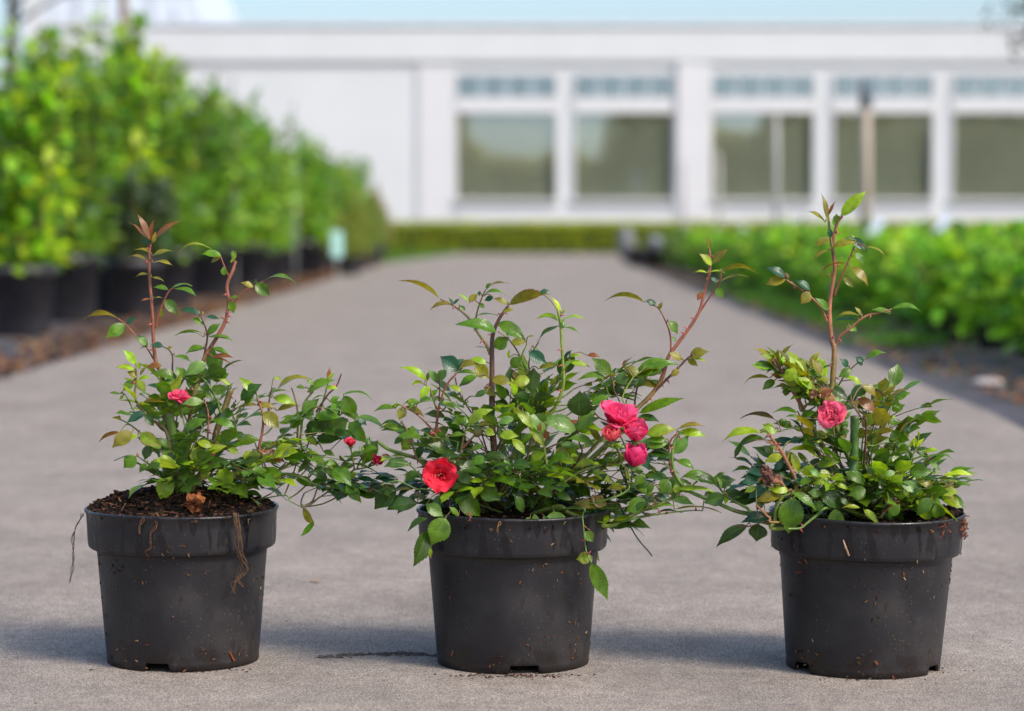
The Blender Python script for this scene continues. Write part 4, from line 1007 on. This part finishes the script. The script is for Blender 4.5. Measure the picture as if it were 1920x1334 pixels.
st('R', 'r', 1.4, .8, -20, -25, [700, 1290, 690, 1240, 660, 1180, 655, 1060, 690, 1010], True, 4)
st('D', 'y', 2.6, 1.5, -30, -40, [390, 1150, 460, 1190, 560, 1230, 640, 1270, 750, 1285, 850, 1240, 1000, 1170, 1150, 1110, 1250, 1040], True, 3)
st('D', 'o', 1.2, .8, -20, -25, [1120, 1120, 1050, 1110, 900, 1150, 760, 1170], False)
st('E', 'g', 1.1, .5, -40, -30, [0, 1066, 250, 1012, 430, 985, 600, 968, 700, 970], False, 6)
st('D', 'y', 1.6, 1.0, -45, -50, [310, 1090, 320, 950, 310, 820, 290, 700], True)
st('D', 'y', 1.5, 1.0, -45, -50, [320, 1050, 450, 970, 560, 900, 700, 860], True)
st('D', 'g', 1.2, .9, -55, -55, [660, 1120, 860, 1050, 890, 980, 880, 900], True)
st('D', 'd', 1.0, .6, -30, -40, [530, 830, 540, 700, 530, 620], True)
st('T', 'g', .9, .7, -75, -85, [1180, 330, 1195, 380, 1215, 560, 1245, 625], True, 3)
L.fill([(860, 880, 100, 70, .06, 'GGDDL'), (980, 850, 110, 85, .07, 'GGLDGL'), (1090, 880, 110, 85, .06, 'GLLDO'), (960, 895, 140, 45, .07, 'GGDDL'), (950, 910, 150, 38, .07, 'GDDGL'), (1010, 890, 150, 45, .08, 'GDLDG'), (900, 860, 110, 60, .06, 'GDG'), (1040, 900, 110, 45, .07, 'GLDGO'), (1000, 740, 60, 45, .04, 'GDL'), (1110, 960, 90, 30, .05, 'GLD'), (850, 790, 60, 60, .05, 'GGD'), (1190, 900, 55, 70, .04, 'GD'), (1150, 720, 50, 35, .03, 'GO')], 235)
L.leaves('Q', 0, '437 182 205 82 O -32 13 26;500 215 384 242 O 30 15 40;515 215 552 183 B 40 4 50;512 212 484 175 B 50 4 40;606 205 540 155 L 30 6 36;605 200 655 155 O 60 5 60;662 165 668 138 B 60 4 80;703 128 730 92 G 60 4 60;703 125 832 95 O 20 12 30;682 168 815 160 G 20 20 28;822 215 742 182 O 50 12 45;742 175 692 195 B 60 4 60;660 215 695 235 G 70 4 70;555 225 585 250 G 60 4 60;832 220 1062 155 O -42 10 40;1005 150 1062 135 B 50 4 50;798 262 862 245 O 50 6 45;765 280 630 290 G 15 12 24;762 372 530 330 G 45 15 32;770 320 930 430 G 45 10 42;815 390 865 372 P 60 5 60;845 430 930 430 O 60 6 60;755 465 832 400 G 80 5 75;715 468 638 460 D 15 8 24;705 350 625 365 D 20 6 26;945 485 1048 558 B 72 5 56;1000 582 1122 562 O 40 10 40;1120 300 988 290 L 20 14 30;1118 340 995 430 G 20 13 28;1125 265 1082 175 Y 50 4 30;1125 275 1160 250 L 40 6 30;845 575 902 510 G 80 5 75;940 400 975 395 O 30 6 50;960 460 1000 475 G 30 6 40;830 520 835 470 Y 60 4 40;600 770 565 795 B 40 6 40;570 750 520 750 B 20 5 25;640 740 705 710 B 50 6 50;850 600 890 650 O 60 6 60;690 690 760 740 O 60 6 60;640 560 720 640 O 70 6 66;640 625 548 682 G 60 8 42;735 640 850 670 O 60 10 55')
L.leaves('R', 0, '535 377 343 367 O -32 15 26;590 388 537 368 B 65 5 55;605 412 621 375 O 60 5 50;650 470 693 530 G 75 8 70;665 545 690 568 G 50 5 50;858 200 798 142 L 60 6 46;862 192 938 120 O 50 6 42;848 125 840 62 O 70 3 30;838 238 773 235 L 25 12 36;850 232 928 238 L 20 10 28;900 232 1087 240 O -28 16 28;895 282 1042 255 O 20 12 22;880 310 917 358 G 80 5 66;885 282 850 255 B 60 5 50;812 330 788 368 R 70 5 60;830 270 850 260 R 60 4 60;750 642 845 615 O 50 10 62;772 650 833 665 L 30 8 40;742 652 792 685 O 60 5 55;712 655 650 620 O 60 6 62;700 700 660 738 O 60 5 60;490 728 692 668 G 45 12 40;560 690 490 735 O 50 6 60;372 725 282 645 G 75 6 56;352 745 213 748 G 35 15 38;378 745 368 700 L 80 4 60;400 765 482 715 P 65 6 60;400 775 460 745 G 60 6 60;128 472 12 452 L 20 12 28;135 468 250 455 L 20 14 24;132 490 18 568 G 25 12 28;145 500 227 532 G 25 12 26;120 435 88 350 Y 50 4 28;130 440 160 405 L 30 3 25;180 668 270 686 L 55 10 36;148 650 185 608 B 50 5 40;165 640 238 635 L 40 8 28;260 632 322 640 R 40 8 45;430 690 448 650 R 60 5 40;510 760 612 790 O 55 8 42;420 832 517 842 G 20 10 26;508 912 727 838 G 45 5 26;500 935 607 950 D 50 14 42;225 925 245 808 D 86 5 85;205 995 47 925 P 70 8 46;208 990 300 895 G 74 7 44;440 690 520 740 O 50 6 60;540 730 640 700 G 50 6 45;620 780 560 750 G 40 6 50')
L.leaves('R', -20, '545 1015 692 988 L 60 12 45;700 1005 832 1025 L 50 16 34;700 985 825 972 O 40 12 28;545 1070 655 1055 G 60 10 46;680 1105 748 1015 P 80 6 52;690 1140 777 1182 G 45 13 44;570 1100 642 1132 L 45 8 34;640 1040 540 1040 G 50 8 42;760 1250 610 1290 G 60 8 45;660 1250 610 1280 D 80 4 70;850 1215 705 1225 G 30 16 30;860 1225 955 1262 G 70 6 66;830 1290 880 1334 D 70 5 60')
L.leaves('C', -10, '472 292 273 188 L 35 14 32;442 302 355 328 L 30 14 42;478 292 500 212 O 50 5 50;548 300 478 205 P 68 6 50;560 290 620 200 P 70 6 66;700 215 570 112 B 74 7 70;665 218 745 128 B 70 6 70;692 222 880 185 O 45 24 40;692 238 842 255 L 30 16 36;800 130 922 172 L 45 12 42;840 258 710 332 G 50 12 42;640 328 738 382 L 45 12 40;490 330 420 430 L 60 8 50;550 360 490 420 G 60 6 50;580 455 690 510 L 50 14 42;540 500 460 500 D -10 10 22;240 495 83 520 G 35 12 42;210 490 290 470 L 50 12 50;300 485 268 582 O 70 6 70;300 488 455 565 O 35 14 42;275 612 122 622 D 25 18 28;288 645 122 640 L 40 14 40;300 708 230 760 D 60 10 56;350 722 288 802 L 80 6 85;345 480 345 412 L 60 4 40;420 452 300 462 G 40 14 42;632 638 462 775 G 65 5 42;640 785 465 862 D 60 8 42;395 870 462 755 D 70 6 55;350 905 155 920 P 55 14 38;405 965 305 1030 G 65 8 62;255 1000 72 1038 D 15 16 28;260 1040 132 1025 B 45 6 34;230 1080 92 1238 D 80 8 62;185 1090 165 1192 D 70 5 50;195 1130 392 1098 O 15 12 24;405 1190 180 1225 D 68 8 46;468 1150 350 1135 D 60 6 50;330 960 225 950 B 30 10 30')
L.leaves('C', -55, '870 1065 1015 1170 G 78 7 72;700 1140 868 1290 G 78 9 62;925 1015 1212 1112 G 30 15 30;700 965 800 1055 P 65 7 58;665 1085 790 1060 G 50 10 45;690 1112 845 1095 L 35 14 32;672 1110 530 1225 L 45 9 30;790 890 935 870 G 60 12 48;900 840 1072 865 D 45 12 40;690 890 785 912 G 60 6 45;785 605 955 498 L 60 14 42;900 650 975 690 L 75 6 66;850 620 960 615 O 40 8 42;915 368 820 412 D 62 6 48;1230 282 1098 308 L 72 8 60;1010 515 1095 500 G 70 6 75;1115 570 988 610 P 65 10 46;1135 508 1258 650 L 55 9 38;1010 690 1150 700 L 60 10 50;1100 720 1200 840 L 55 8 42;900 590 860 640 D 60 6 60;1040 870 1090 980 G 60 6 40;800 800 900 770 G 50 8 48;640 700 760 690 G 40 8 40;560 1140 540 1280 D 60 6 50;640 1230 700 1280 G 60 6 50')
L.leaves('D', -50, '520 620 290 560 P 68 8 44;525 615 655 500 G 74 7 44;540 520 545 345 D 84 5 88;625 440 755 380 G 55 8 44;690 700 600 600 O 60 8 40;640 720 455 680 G 50 16 42;410 715 525 745 P 60 8 45;380 820 480 730 O 70 8 62;150 490 342 700 P 62 8 32;200 600 300 740 L 55 8 42;400 910 440 920 P 80 5 85;310 740 200 860 L 60 6 50;400 830 530 850 L 50 8 42;640 830 500 880 L 50 8 40;630 900 770 990 L 60 6 42;720 1145 620 1080 O 75 6 66;870 1020 720 1030 O 40 8 40;700 1145 490 1130 O 55 8 32;760 1000 830 1000 L 40 8 40;880 960 860 900 O 60 6 50;960 760 1030 900 B 75 6 50;1000 930 920 1000 G 60 6 60;990 1100 865 1190 G 78 6 62;1000 1120 920 1180 D 60 6 50;1160 960 1100 1060 G 82 6 82;1100 1070 1150 1120 B 60 6 50;0 950 180 1050 G 40 14 30;90 1000 160 1110 D 75 6 62;780 850 860 800 P 40 8 32;640 1000 740 920 D 60 6 50;1060 1000 1010 1060 G 60 6 60;740 730 860 740 L 50 6 50;380 1060 490 1110 D 50 6 50;440 620 540 540 R 50 5 40;260 640 270 560 R 50 5 40;330 690 300 610 R 60 5 50;130 720 230 640 G 50 8 50')
L.leaves('T', -80, '352 382 245 455 D 35 10 42;345 452 278 648 D 78 6 50;450 380 372 530 G 84 5 70;360 540 372 600 L 70 4 50;345 310 440 375 G 70 5 60;935 360 942 468 G 74 6 42;912 378 875 418 G 60 5 50;1040 345 1060 462 G 86 4 92;985 370 1010 420 D 70 5 60;1245 595 1160 605 L 78 7 76;1243 625 1332 830 G 74 -7 38;1213 455 1252 512 G 80 6 80;870 350 820 250 D 70 6 60;520 370 470 320 G 60 6 50')
flower(L, 'C', 575, 985, -80, .0185, (-.15, -1, .12), OPEN, (.88, .008, .028), (.86, .03, .06), 'wide open bright red bloom facing the front', 211, stalk=(620, 1180, -30), stamens=True)
flower(L, 'D', 795, 550, -62, .0208, (.30, -.45, .85), WIDE, (.85, .035, .17), (.90, .13, .32), 'large half open pink bloom topping the cluster', 212, stalk=(880, 780, -50), ruff=.5)
flower(L, 'D', 770, 672, -76, .0130, (-.1, -.5, .8), CUP, (.88, .09, .14), (.92, .24, .26), 'salmon pink rounded bloom at the left of the cluster', 213, stalk=(840, 850, -55), ruff=.5)
flower(L, 'D', 932, 668, -74, .0150, (.1, -.4, .9), CUP, (.87, .04, .17), (.90, .13, .30), 'pink rounded bloom at the right of the cluster', 214, stalk=(890, 760, -55), ruff=.5)
flower(L, 'D', 925, 845, -78, .0160, (.1, -.35, 1), BUD, (.82, .025, .16), (.88, .10, .30), 'deep pink tall bud at the bottom of the cluster', 215, stalk=(900, 1000, -55), ruff=.5)
green_bud(L, 'C', 762, 602, -45, .0038, (.14, .28, .05), (750, 700))
green_bud(L, 'C', 850, 660, -45, .0050, (.20, .17, .05), (800, 720), (.3, 0, .7))
green_bud(L, 'Q', 1138, 330, -15, .0026, (.14, .28, .04))
L.done()

# --- right rose -------------------------------------------------------
DR = 2.37
rt = empty('potted_rose', ground_pos(1624, DR)); tag(rt, 'rose with one ruffled pink bloom and the tallest shoot, in a slightly tilted pot', 'potted rose', 'potted roses lined up on the road')
rt.rotation_euler = (0, radians(1.0), 0)
POTR = make_pot(rt, [(-pi / 2 - 1.05, .16), (-pi / 2 + .98, .15), (-pi / 2 + 3.0, .19)], 3)
make_soil(rt, 3, lambda x, y: -.002 + .012 * max(0, 1 - ((x - .075) / .035) ** 2 - ((y + .01) / .08) ** 2))
pot_debris(rt, 3, 300, [(-pi / 2 - .98, .108, .0016, 1.6), (-pi / 2 - .88, .110, .0014, 2), (-pi / 2 - 1.0, .098, .0020, 2.5), (-pi / 2 + .30, .103, .0016, 1.2), (-pi / 2 - .75, .02, .0010, 1), (-pi / 2 + .02, .017, .0026, 1), (-pi / 2 + .25, .002, .002, 1.4)])
b = MB()
def radp(a, z, r): return Vector((r * cos(a), r * sin(a), z))
b.tube([radp(-pi / 2 - .37, .136, .0965), radp(-pi / 2 - .345, .129, .096), radp(-pi / 2 - .31, .121, .0955)], [.0005, .0010, .0009], (.42, .27, .17), 6)
b.build('straw_chip', M['crumb'], rt)
random.seed(61); b = MB()
for i in range(60):
    a = -pi / 2 + 1.25 + random.gauss(0, .06); z = random.uniform(.132, .153)
    chips(b, radp(a, z, .0965), 1, (.16, .06, .035), .0016, .001)
b.build('bark_clump', M['crumb'], rt, smooth=False); b = MB()
for i in range(25):
    a = -pi / 2 + .72 + random.gauss(0, .03); chips(b, radp(a, random.uniform(.136, .153), .0965), 1, (.16, .06, .035), .0016, .001)
b.build('bark_clump', M['crumb'], rt, smooth=False)
VIEWS['Z'] = (0, 0, 1)
L = Rose(rt, DR, 1624); st = L.stem; random.seed(103)
st('S', 's', 3.4, 1.3, 0, 10, [600, 1050, 600, 905, 605, 760, 590, 700, 580, 560, 600, 400, 590, 300, 605, 200, 630, 160], True, 9)
st('S', 'o', 1.5, .9, 5, 8, [592, 330, 575, 230, 565, 150, 545, 85])
st('S', 'r', 1.3, .7, 5, 0, [598, 520, 630, 430, 660, 360, 688, 285], False, 2)
st('S', 's', 1.4, .7, 5, -5, [608, 750, 625, 700, 660, 670, 740, 605, 800, 588, 860, 570], False, 2)
st('S', 's', 1.4, .8, 5, 0, [575, 640, 540, 570, 480, 510, 380, 445], False, 4)
st('F', 's', 2.4, 1.4, -5, -15, [700, 620, 640, 510, 530, 330, 450, 190, 425, 145], True, 3)
st('F', 'o', 1.8, .9, 10, 10, [760, 480, 720, 370, 690, 270, 620, 200], True, 3)
st('F', 'w', 4.6, 4.3, -35, -38, [1060, 1100, 1060, 940, 1062, 750, 1060, 590], True, 0, True)
st('F', 'd', 1.1, .7, -45, -50, [1150, 680, 1110, 600, 1030, 490, 1000, 470], True)
st('F', 'd', 1.0, .7, -30, -35, [680, 760, 650, 660, 620, 570, 610, 560], True)
st('F', 's', 2.3, 1.1, -45, -55, [660, 1200, 620, 1120, 560, 1000, 480, 860, 410, 770, 400, 740], True, 4)
st('F', 'd', .9, .6, -45, -50, [700, 1200, 690, 1050, 720, 1000, 780, 960], True)
st('F', 'g', 1.0, .6, -20, -30, [760, 840, 700, 740, 590, 690, 470, 720], True)
st('E', 'g', 2.4, 1.3, -20, -15, [1290, 1090, 1100, 1022, 950, 990, 780, 920, 580, 842, 500, 780, 440, 680, 415, 560, 430, 430, 490, 330], True, 6)
st('E', 'g', 1.9, .9, -25, -20, [1180, 1010, 1040, 960, 910, 890, 860, 860, 790, 765], True)
st('E', 'o', 1.1, .6, -15, -15, [440, 690, 380, 630, 340, 575])
st('E', 'g', 1.0, .6, -15, -20, [560, 840, 470, 830, 400, 840, 330, 855])
st('H', 's', 1.2, .9, -70, -80, [600, 820, 520, 770, 420, 680, 350, 610], True)
st('H', 'y', 2.0, 1.2, -60, -70, [620, 900, 590, 800, 600, 650, 680, 500, 820, 450], True)
st('H', 'g', 1.6, 1.0, -70, -80, [1240, 630, 1100, 730, 980, 830, 900, 890, 740, 900], True, 2)
st('H', 'd', .8, .6, -30, -55, [600, 830, 480, 810, 250, 880, 100, 870], True)
st('G', 'd', 1.0, .6, 0, 0, [340, 660, 410, 530, 460, 440, 480, 420], True)
st('G', 'g', 1.1, .7, -5, -5, [380, 700, 430, 560, 495, 430], True)
st('G', 'o', .8, .6, 5, 0, [90, 330, 130, 260, 180, 205, 230, 160, 285, 130])
st('G', 'g', .9, .6, -25, -25, [270, 760, 360, 670, 490, 655], True)
st('G', 'g', .9, .6, -25, -25, [280, 820, 360, 770, 440, 745, 510, 745], True)
st('G', 'g', 1.3, .8, -20, -20, [520, 1060, 600, 950, 640, 850, 670, 770, 685, 700], True)
st('G', 'd', 1.1, .6, -40, -45, [400, 1180, 460, 1110, 500, 1060, 530, 1020], True)
st('G', 'd', 1.0, .6, -10, -15, [620, 1020, 740, 890, 790, 850, 830, 830], True)
st('G', 'o', 1.0, .6, -20, -25, [640, 1120, 740, 1080, 820, 1010, 870, 985], True)
st('G', 'o', 1.0, .6, -30, -35, [640, 1160, 780, 1110, 850, 1075, 940, 1040], True)
st('G', 'r', 1.1, .5, -65, -70, [400, 1300, 440, 1260, 520, 1185, 550, 1175], True)
st('G', 's', 1.6, 1.0, -10, -10, [260, 980, 290, 850, 300, 700], True)
L.fill([(1540, 880, 100, 70, .055, 'DDGBG'), (1620, 900, 100, 65, .06, 'DGGDL'), (1690, 900, 80, 60, .05, 'GGDLG'), (1610, 920, 130, 40, .07, 'DGGLD'), (1580, 910, 130, 42, .07, 'DDGLB'), (1650, 905, 120, 45, .07, 'DGDLG'), (1470, 900, 60, 40, .04, 'DDBG'), (1565, 800, 60, 55, .05, 'DGO'), (1660, 790, 50, 60, .04, 'GGO'), (1725, 905, 30, 30, .04, 'GLG'), (1480, 705, 22, 22, .02, 'LGO'), (1520, 730, 40, 26, .03, 'GLO')], 195)
L.leaves('S', 0, '625 158 737 43 L 68 8 34;640 130 697 98 O 40 6 34;566 185 535 52 O 60 4 18;570 155 597 92 R 50 5 22;552 188 468 140 O 30 12 30;600 190 605 147 G 76 5 60;595 200 585 175 G 60 5 60;580 255 576 213 B 70 4 60;576 262 508 300 O 40 12 46;572 312 503 362 O 25 12 34;690 275 580 305 O 45 14 38;700 260 632 262 P 40 12 40;672 255 742 312 B 65 6 46;740 295 833 350 O 20 14 26;692 320 730 370 P 76 5 50;650 370 532 418 R -20 14 24;668 385 752 472 O 55 17 34;640 432 685 478 O 60 6 50;382 435 292 393 B 55 6 45;382 442 290 470 O 60 6 50;395 440 380 415 R 60 4 60;490 492 425 448 B 55 6 50;490 500 452 555 O 78 6 72;572 582 515 525 G 60 8 46;712 602 612 608 O 30 12 30;700 622 598 628 B 30 8 28;655 640 706 672 G 78 6 62;722 598 692 563 O 50 5 45;858 592 768 575 G 40 8 42;858 568 990 580 G 30 20 26;575 640 545 640 B 30 6 50;590 430 570 425 O 50 5 60;570 430 545 380 G 30 5 45')
L.leaves('F', -5, '412 160 265 68 O 45 6 42;405 150 305 112 L 60 6 42;440 190 425 90 O 60 5 36;470 155 568 28 O 45 7 28;455 150 450 70 O 50 5 40;490 195 632 200 O 50 14 46;540 215 662 285 O 60 7 56;700 205 776 83 O 50 8 36;712 225 822 145 L 45 12 32;642 205 648 150 L 70 4 50;390 302 185 342 O -25 15 28;430 318 333 397 G 68 8 52;450 215 360 265 G 30 12 38;430 190 360 185 O 30 6 34;480 300 400 272 R 50 6 55;768 358 822 262 L 82 6 60;540 375 480 385 G 60 5 50;515 438 520 365 G 80 5 80;700 400 552 468 G 45 10 38;560 320 680 330 G 50 8 42;710 260 790 265 G 50 10 50;640 340 560 300 O 40 6 50;860 190 795 225 B 40 5 24;612 575 423 562 G 40 14 30;615 605 520 600 P 40 8 36;640 600 762 560 G 55 10 48;585 690 425 655 G 50 14 38;590 695 705 720 G 50 10 45;640 690 560 620 D 40 6 40;430 705 340 665 L 65 8 60;320 715 468 725 L 55 12 42;800 352 1032 480 K 60 8 30;800 352 1030 478 D 60 8 32;1058 525 915 540 P 62 12 32;780 455 685 512 G 70 8 60;1000 205 935 140 B 68 8 66;1112 190 1058 130 B 65 5 60;1030 225 928 285 G 70 8 60;1000 480 1100 400 D 60 8 50;820 590 700 600 G 50 8 45;760 670 690 590 G 55 8 40')
L.leaves('F', -30, '325 730 30 792 L 38 15 32;355 775 135 850 D 35 14 34;180 830 125 935 D 60 5 44;440 630 170 622 K -30 16 30;500 905 358 960 Y 68 8 45;490 880 392 840 L 40 8 36;450 830 360 800 R 40 8 30;530 870 575 995 L 80 6 52;572 880 635 1055 Y 76 6 34;562 858 767 888 Y 42 16 28;425 890 345 830 D 70 6 60;772 978 952 945 L 64 16 46;790 925 690 1005 D 65 6 42;620 880 690 970 G 60 5 42;500 960 435 1025 B 72 5 62;730 775 815 800 L 55 8 42;715 1020 785 1070 L 60 6 42;740 1100 882 1070 L 40 12 30;740 1090 615 1140 G 55 10 38;540 1180 390 1160 L 60 12 42;930 740 1000 710 G 60 6 40;1150 1000 1000 1030 G 60 12 42;880 730 820 690 G 60 6 40;540 640 450 640 D 40 10 40;700 780 590 800 D 40 10 40;560 790 640 760 B 40 6 34')
L.leaves('E', -20, '1152 690 998 762 B 72 5 60;1052 1108 793 1292 D 55 10 36;1238 1040 998 1082 B 52 14 44;1145 1098 1130 1243 D 86 5 105;1228 1115 1345 1150 D 50 8 36;470 818 785 832 L 30 8 20;525 780 388 865 L 45 8 42;355 815 445 715 D 84 5 80;385 880 325 840 B 60 5 50;430 835 440 905 D 70 5 60;785 745 512 718 G 50 14 36;780 765 590 715 D 60 8 36;785 700 862 673 G 50 6 36;792 765 948 728 D 70 6 60;870 800 795 715 G 76 5 60;855 868 685 930 D 82 6 62;868 935 865 825 L 74 5 42;935 888 1002 872 G 40 12 38;440 985 832 990 O -22 6 12;250 990 480 952 G 25 8 14;195 1005 320 985 D 25 8 28;192 900 55 1000 G 80 5 62;225 900 165 985 D 70 5 50;240 780 110 800 D 60 5 55')
L.leaves('H', -70, '470 365 238 535 B 60 10 46;650 485 330 570 O 55 12 46;420 560 350 680 D 60 6 60;340 380 198 455 L 60 6 50;745 432 488 410 L 60 14 44;818 505 755 962 G 80 6 66;795 440 1105 668 G 45 13 30;1125 400 1410 650 D 74 8 60;1335 640 1375 938 G 84 5 62;1045 268 855 355 G 60 10 42;1712 385 1495 470 G 74 8 66;1460 185 1702 335 G 60 17 38;1645 622 1425 620 L 42 14 24;1718 640 1862 850 L 60 8 34;1130 240 1000 150 P 60 8 50;1280 250 1080 245 L 30 12 28;1160 460 985 440 G 70 8 60;1190 545 1045 690 G 70 6 52;1330 330 1510 400 L 50 10 36;1150 350 1050 400 P 60 6 50;1400 500 1500 600 D 70 6 50;700 260 640 190 D 70 5 60')
L.leaves('G', -15, '285 135 437 80 G 45 14 38;272 150 208 122 B 60 5 60;262 322 125 262 L 50 12 34;345 345 502 328 P 50 15 36;330 350 390 320 G 40 6 50;450 440 597 340 O 30 8 30;440 415 375 428 G 60 8 60;445 470 557 498 G 30 10 28;180 400 320 345 D 65 14 60;232 425 372 520 R 60 8 50;262 330 370 412 O 60 10 62;300 620 372 522 L 75 6 62;430 572 522 555 L 50 10 40;455 590 552 595 G 50 -10 46;492 655 560 748 G 84 5 78;512 752 432 715 P 70 6 56;402 662 302 728 G 64 8 56;530 755 625 810 P 65 6 56;600 935 412 860 G 60 10 46;430 800 535 875 G 60 6 50;662 785 655 690 Y 70 4 34;672 775 728 705 Y 60 4 34;688 700 685 648 Y 60 3 36;600 810 640 875 G 75 5 60;670 800 765 782 D 40 8 42;760 850 662 805 G 64 6 50;715 815 847 795 L 35 12 36;795 835 952 862 G 30 15 22;768 880 852 945 G 55 8 36;620 950 788 955 G 78 6 60;675 1010 808 1080 O 62 12 48;838 1000 988 1030 Y 45 10 38;870 985 1097 980 Y 40 16 24;960 1035 1085 1048 G 40 10 28;958 1045 850 1085 O 60 10 42;848 1100 972 1180 O 50 16 30;780 1105 882 1162 D 60 6 42;660 720 610 780 L 50 5 40')
L.leaves('G', -55, '820 1185 865 1325 G 80 6 62;790 1150 680 1275 G 76 6 56;505 1062 575 975 L 82 6 82;440 1040 440 1105 L 80 5 60;478 1112 617 1082 L 40 14 32;560 1040 705 1105 P 65 8 50;430 1000 395 1065 G 70 6 60;298 1060 145 960 G 64 14 46;302 1140 178 1105 G 76 6 70;552 1200 470 1295 G 80 6 62;252 1225 130 1230 L 45 12 30;290 1240 405 1340 L 60 6 36;430 1270 548 1178 R 50 5 12;448 1148 492 1200 L 76 5 66;420 910 340 990 G 70 6 50;520 960 420 990 G 60 6 45;620 1130 720 1080 D 50 6 42;150 1050 60 1040 G 40 6 42;300 920 360 990 D 70 6 50;0 1080 120 1240 D 60 6 60;440 1215 360 1220 L 40 8 30')
flower(L, 'F', 880, 585, -62, .0142, (-.3, -1, .35), DOUBLE, (.84, .035, .13), (.90, .19, .30), None, 221, stalk=(900, 760, -50), ruff=1.9)
random.seed(222)
b = MB(); c0 = L.P('H', 520, 290, -.082)
for i in range(90):
    t = random.random(); q = c0 + L.P('H', 450, 150, -.082) * 0
    q = c0.lerp(L.P('H', 460, 150, -.082), max(0, t * 1.3 - .45)) + Vector((random.gauss(0, .0045 * (1.2 - t)), random.gauss(0, .003), random.gauss(0, .0035 * (1.2 - t))))
    leaf_card(b, q, rdir() + Vector((0, 0, .8)), rdir(), .006, .003, jit((.17, .075, .05), .4))
b.tube([c0, L.P('H', 480, 200, -.082), L.P('H', 430, 118, -.082)], [.0055, .0028, .0016], (.13, .06, .04), 8)
b.tube([c0, L.P('H', 640, 310, -.078), L.P('H', 710, 390, -.07), L.P('H', 800, 480, -.055)], [.004, .0025, .0013, .001], (.26, .12, .06), 7)
b.build('dead_twig', M['bark'], rt)
b = MB()
for i in range(18): leaf_card(b, L.P('F', 750, 412, -.03) + rdir() * .002, rdir(), rdir(), .007, .005, jit((.42, .24, .13), .3))
for i in range(10): leaf_card(b, L.P('F', 850, 440, -.025) + rdir() * .004, rdir(), rdir(), .012, .009, jit((.30, .14, .07), .3))
b.build('dried_flower', M['crumb'], rt)
L.done()

# scattered scraps and the dark damp trace on the road
random.seed(77); b = MB()
for (px, py, n, sp) in [(960, 1274, 160, .03), (340, 1264, 70, .035), (1700, 1264, 60, .03), (1620, 1280, 40, .03)]:
    for i in range(n):
        D = HC * F / (py - 420); p = at(px, py, D); q = Vector((p.x + random.gauss(0, sp), D + random.gauss(0, .008), .0005)); s = random.choice((.0004, .0006, .001))
        R_ = Matrix.Translation(q) @ Matrix.Rotation(random.uniform(0, 6), 4, 'Z'); b.box(-s * 1.4, s * 1.4, -s * .6, s * .6, 0, s * .6, jit(random.choice(((.06, .03, .02), (.15, .07, .04), (.03, .02, .015))), .3), M=R_)
for i in range(620):
    t = random.random() ** .7; px = 585 + 245 * t; py = 1246 - 8 * sin(t * 2.2) + 4 * noise.noise(Vector((t * 6, 0, 1))) + random.gauss(0, .7 + 1.6 * abs(sin(t * 7)))
    D = HC * F / (py - 426); p = at(px, 440, D); sz = random.uniform(.0002, .0007)
    R_ = Matrix.Translation((p.x, D, .0003)) @ Matrix.Rotation(random.uniform(-.5, .5), 4, 'Z'); b.box(-sz * 3, sz * 3, -sz, sz, 0, sz * .5, jit((.09, .07, .06), .4), M=R_)
for i in range(40):
    q = Vector((random.uniform(-.6, .6), random.uniform(2.1, 3.6), .001)); s = random.uniform(.0006, .0012)
    R_ = Matrix.Translation(q) @ Matrix.Rotation(random.uniform(0, 6), 4, 'Z'); b.box(-s * 1.4, s * 1.4, -s * .6, s * .6, 0, s * .5, jit((.16, .10, .07), .3), M=R_)
o = b.build('spilled_peat', M['crumb'], smooth=False); tag(o, 'brown peat crumbs spilled on the road round the pots', 'crumbs', kind='stuff')
for i, (px, py, s, lab) in enumerate([(155, 1062, .004, 'tiny tan leaf scrap near the pot with hanging roots'), (590, 1096, .0075, 'small tan leaf scrap on the road between two pots')]):
    D = HC * F / (py - 420); p = at(px, py, D); b = MB(); leaf_card(b, Vector((-s, 0, 0)), Vector((1, .2, .05)), Vector((0, 0, 1)), s * 2, s * 1.2, (.42, .24, .15)); o = b.build('leaf_scrap', M['crumb']); o.location = (p.x, D, .0015); tag(o, lab, 'leaf scrap')
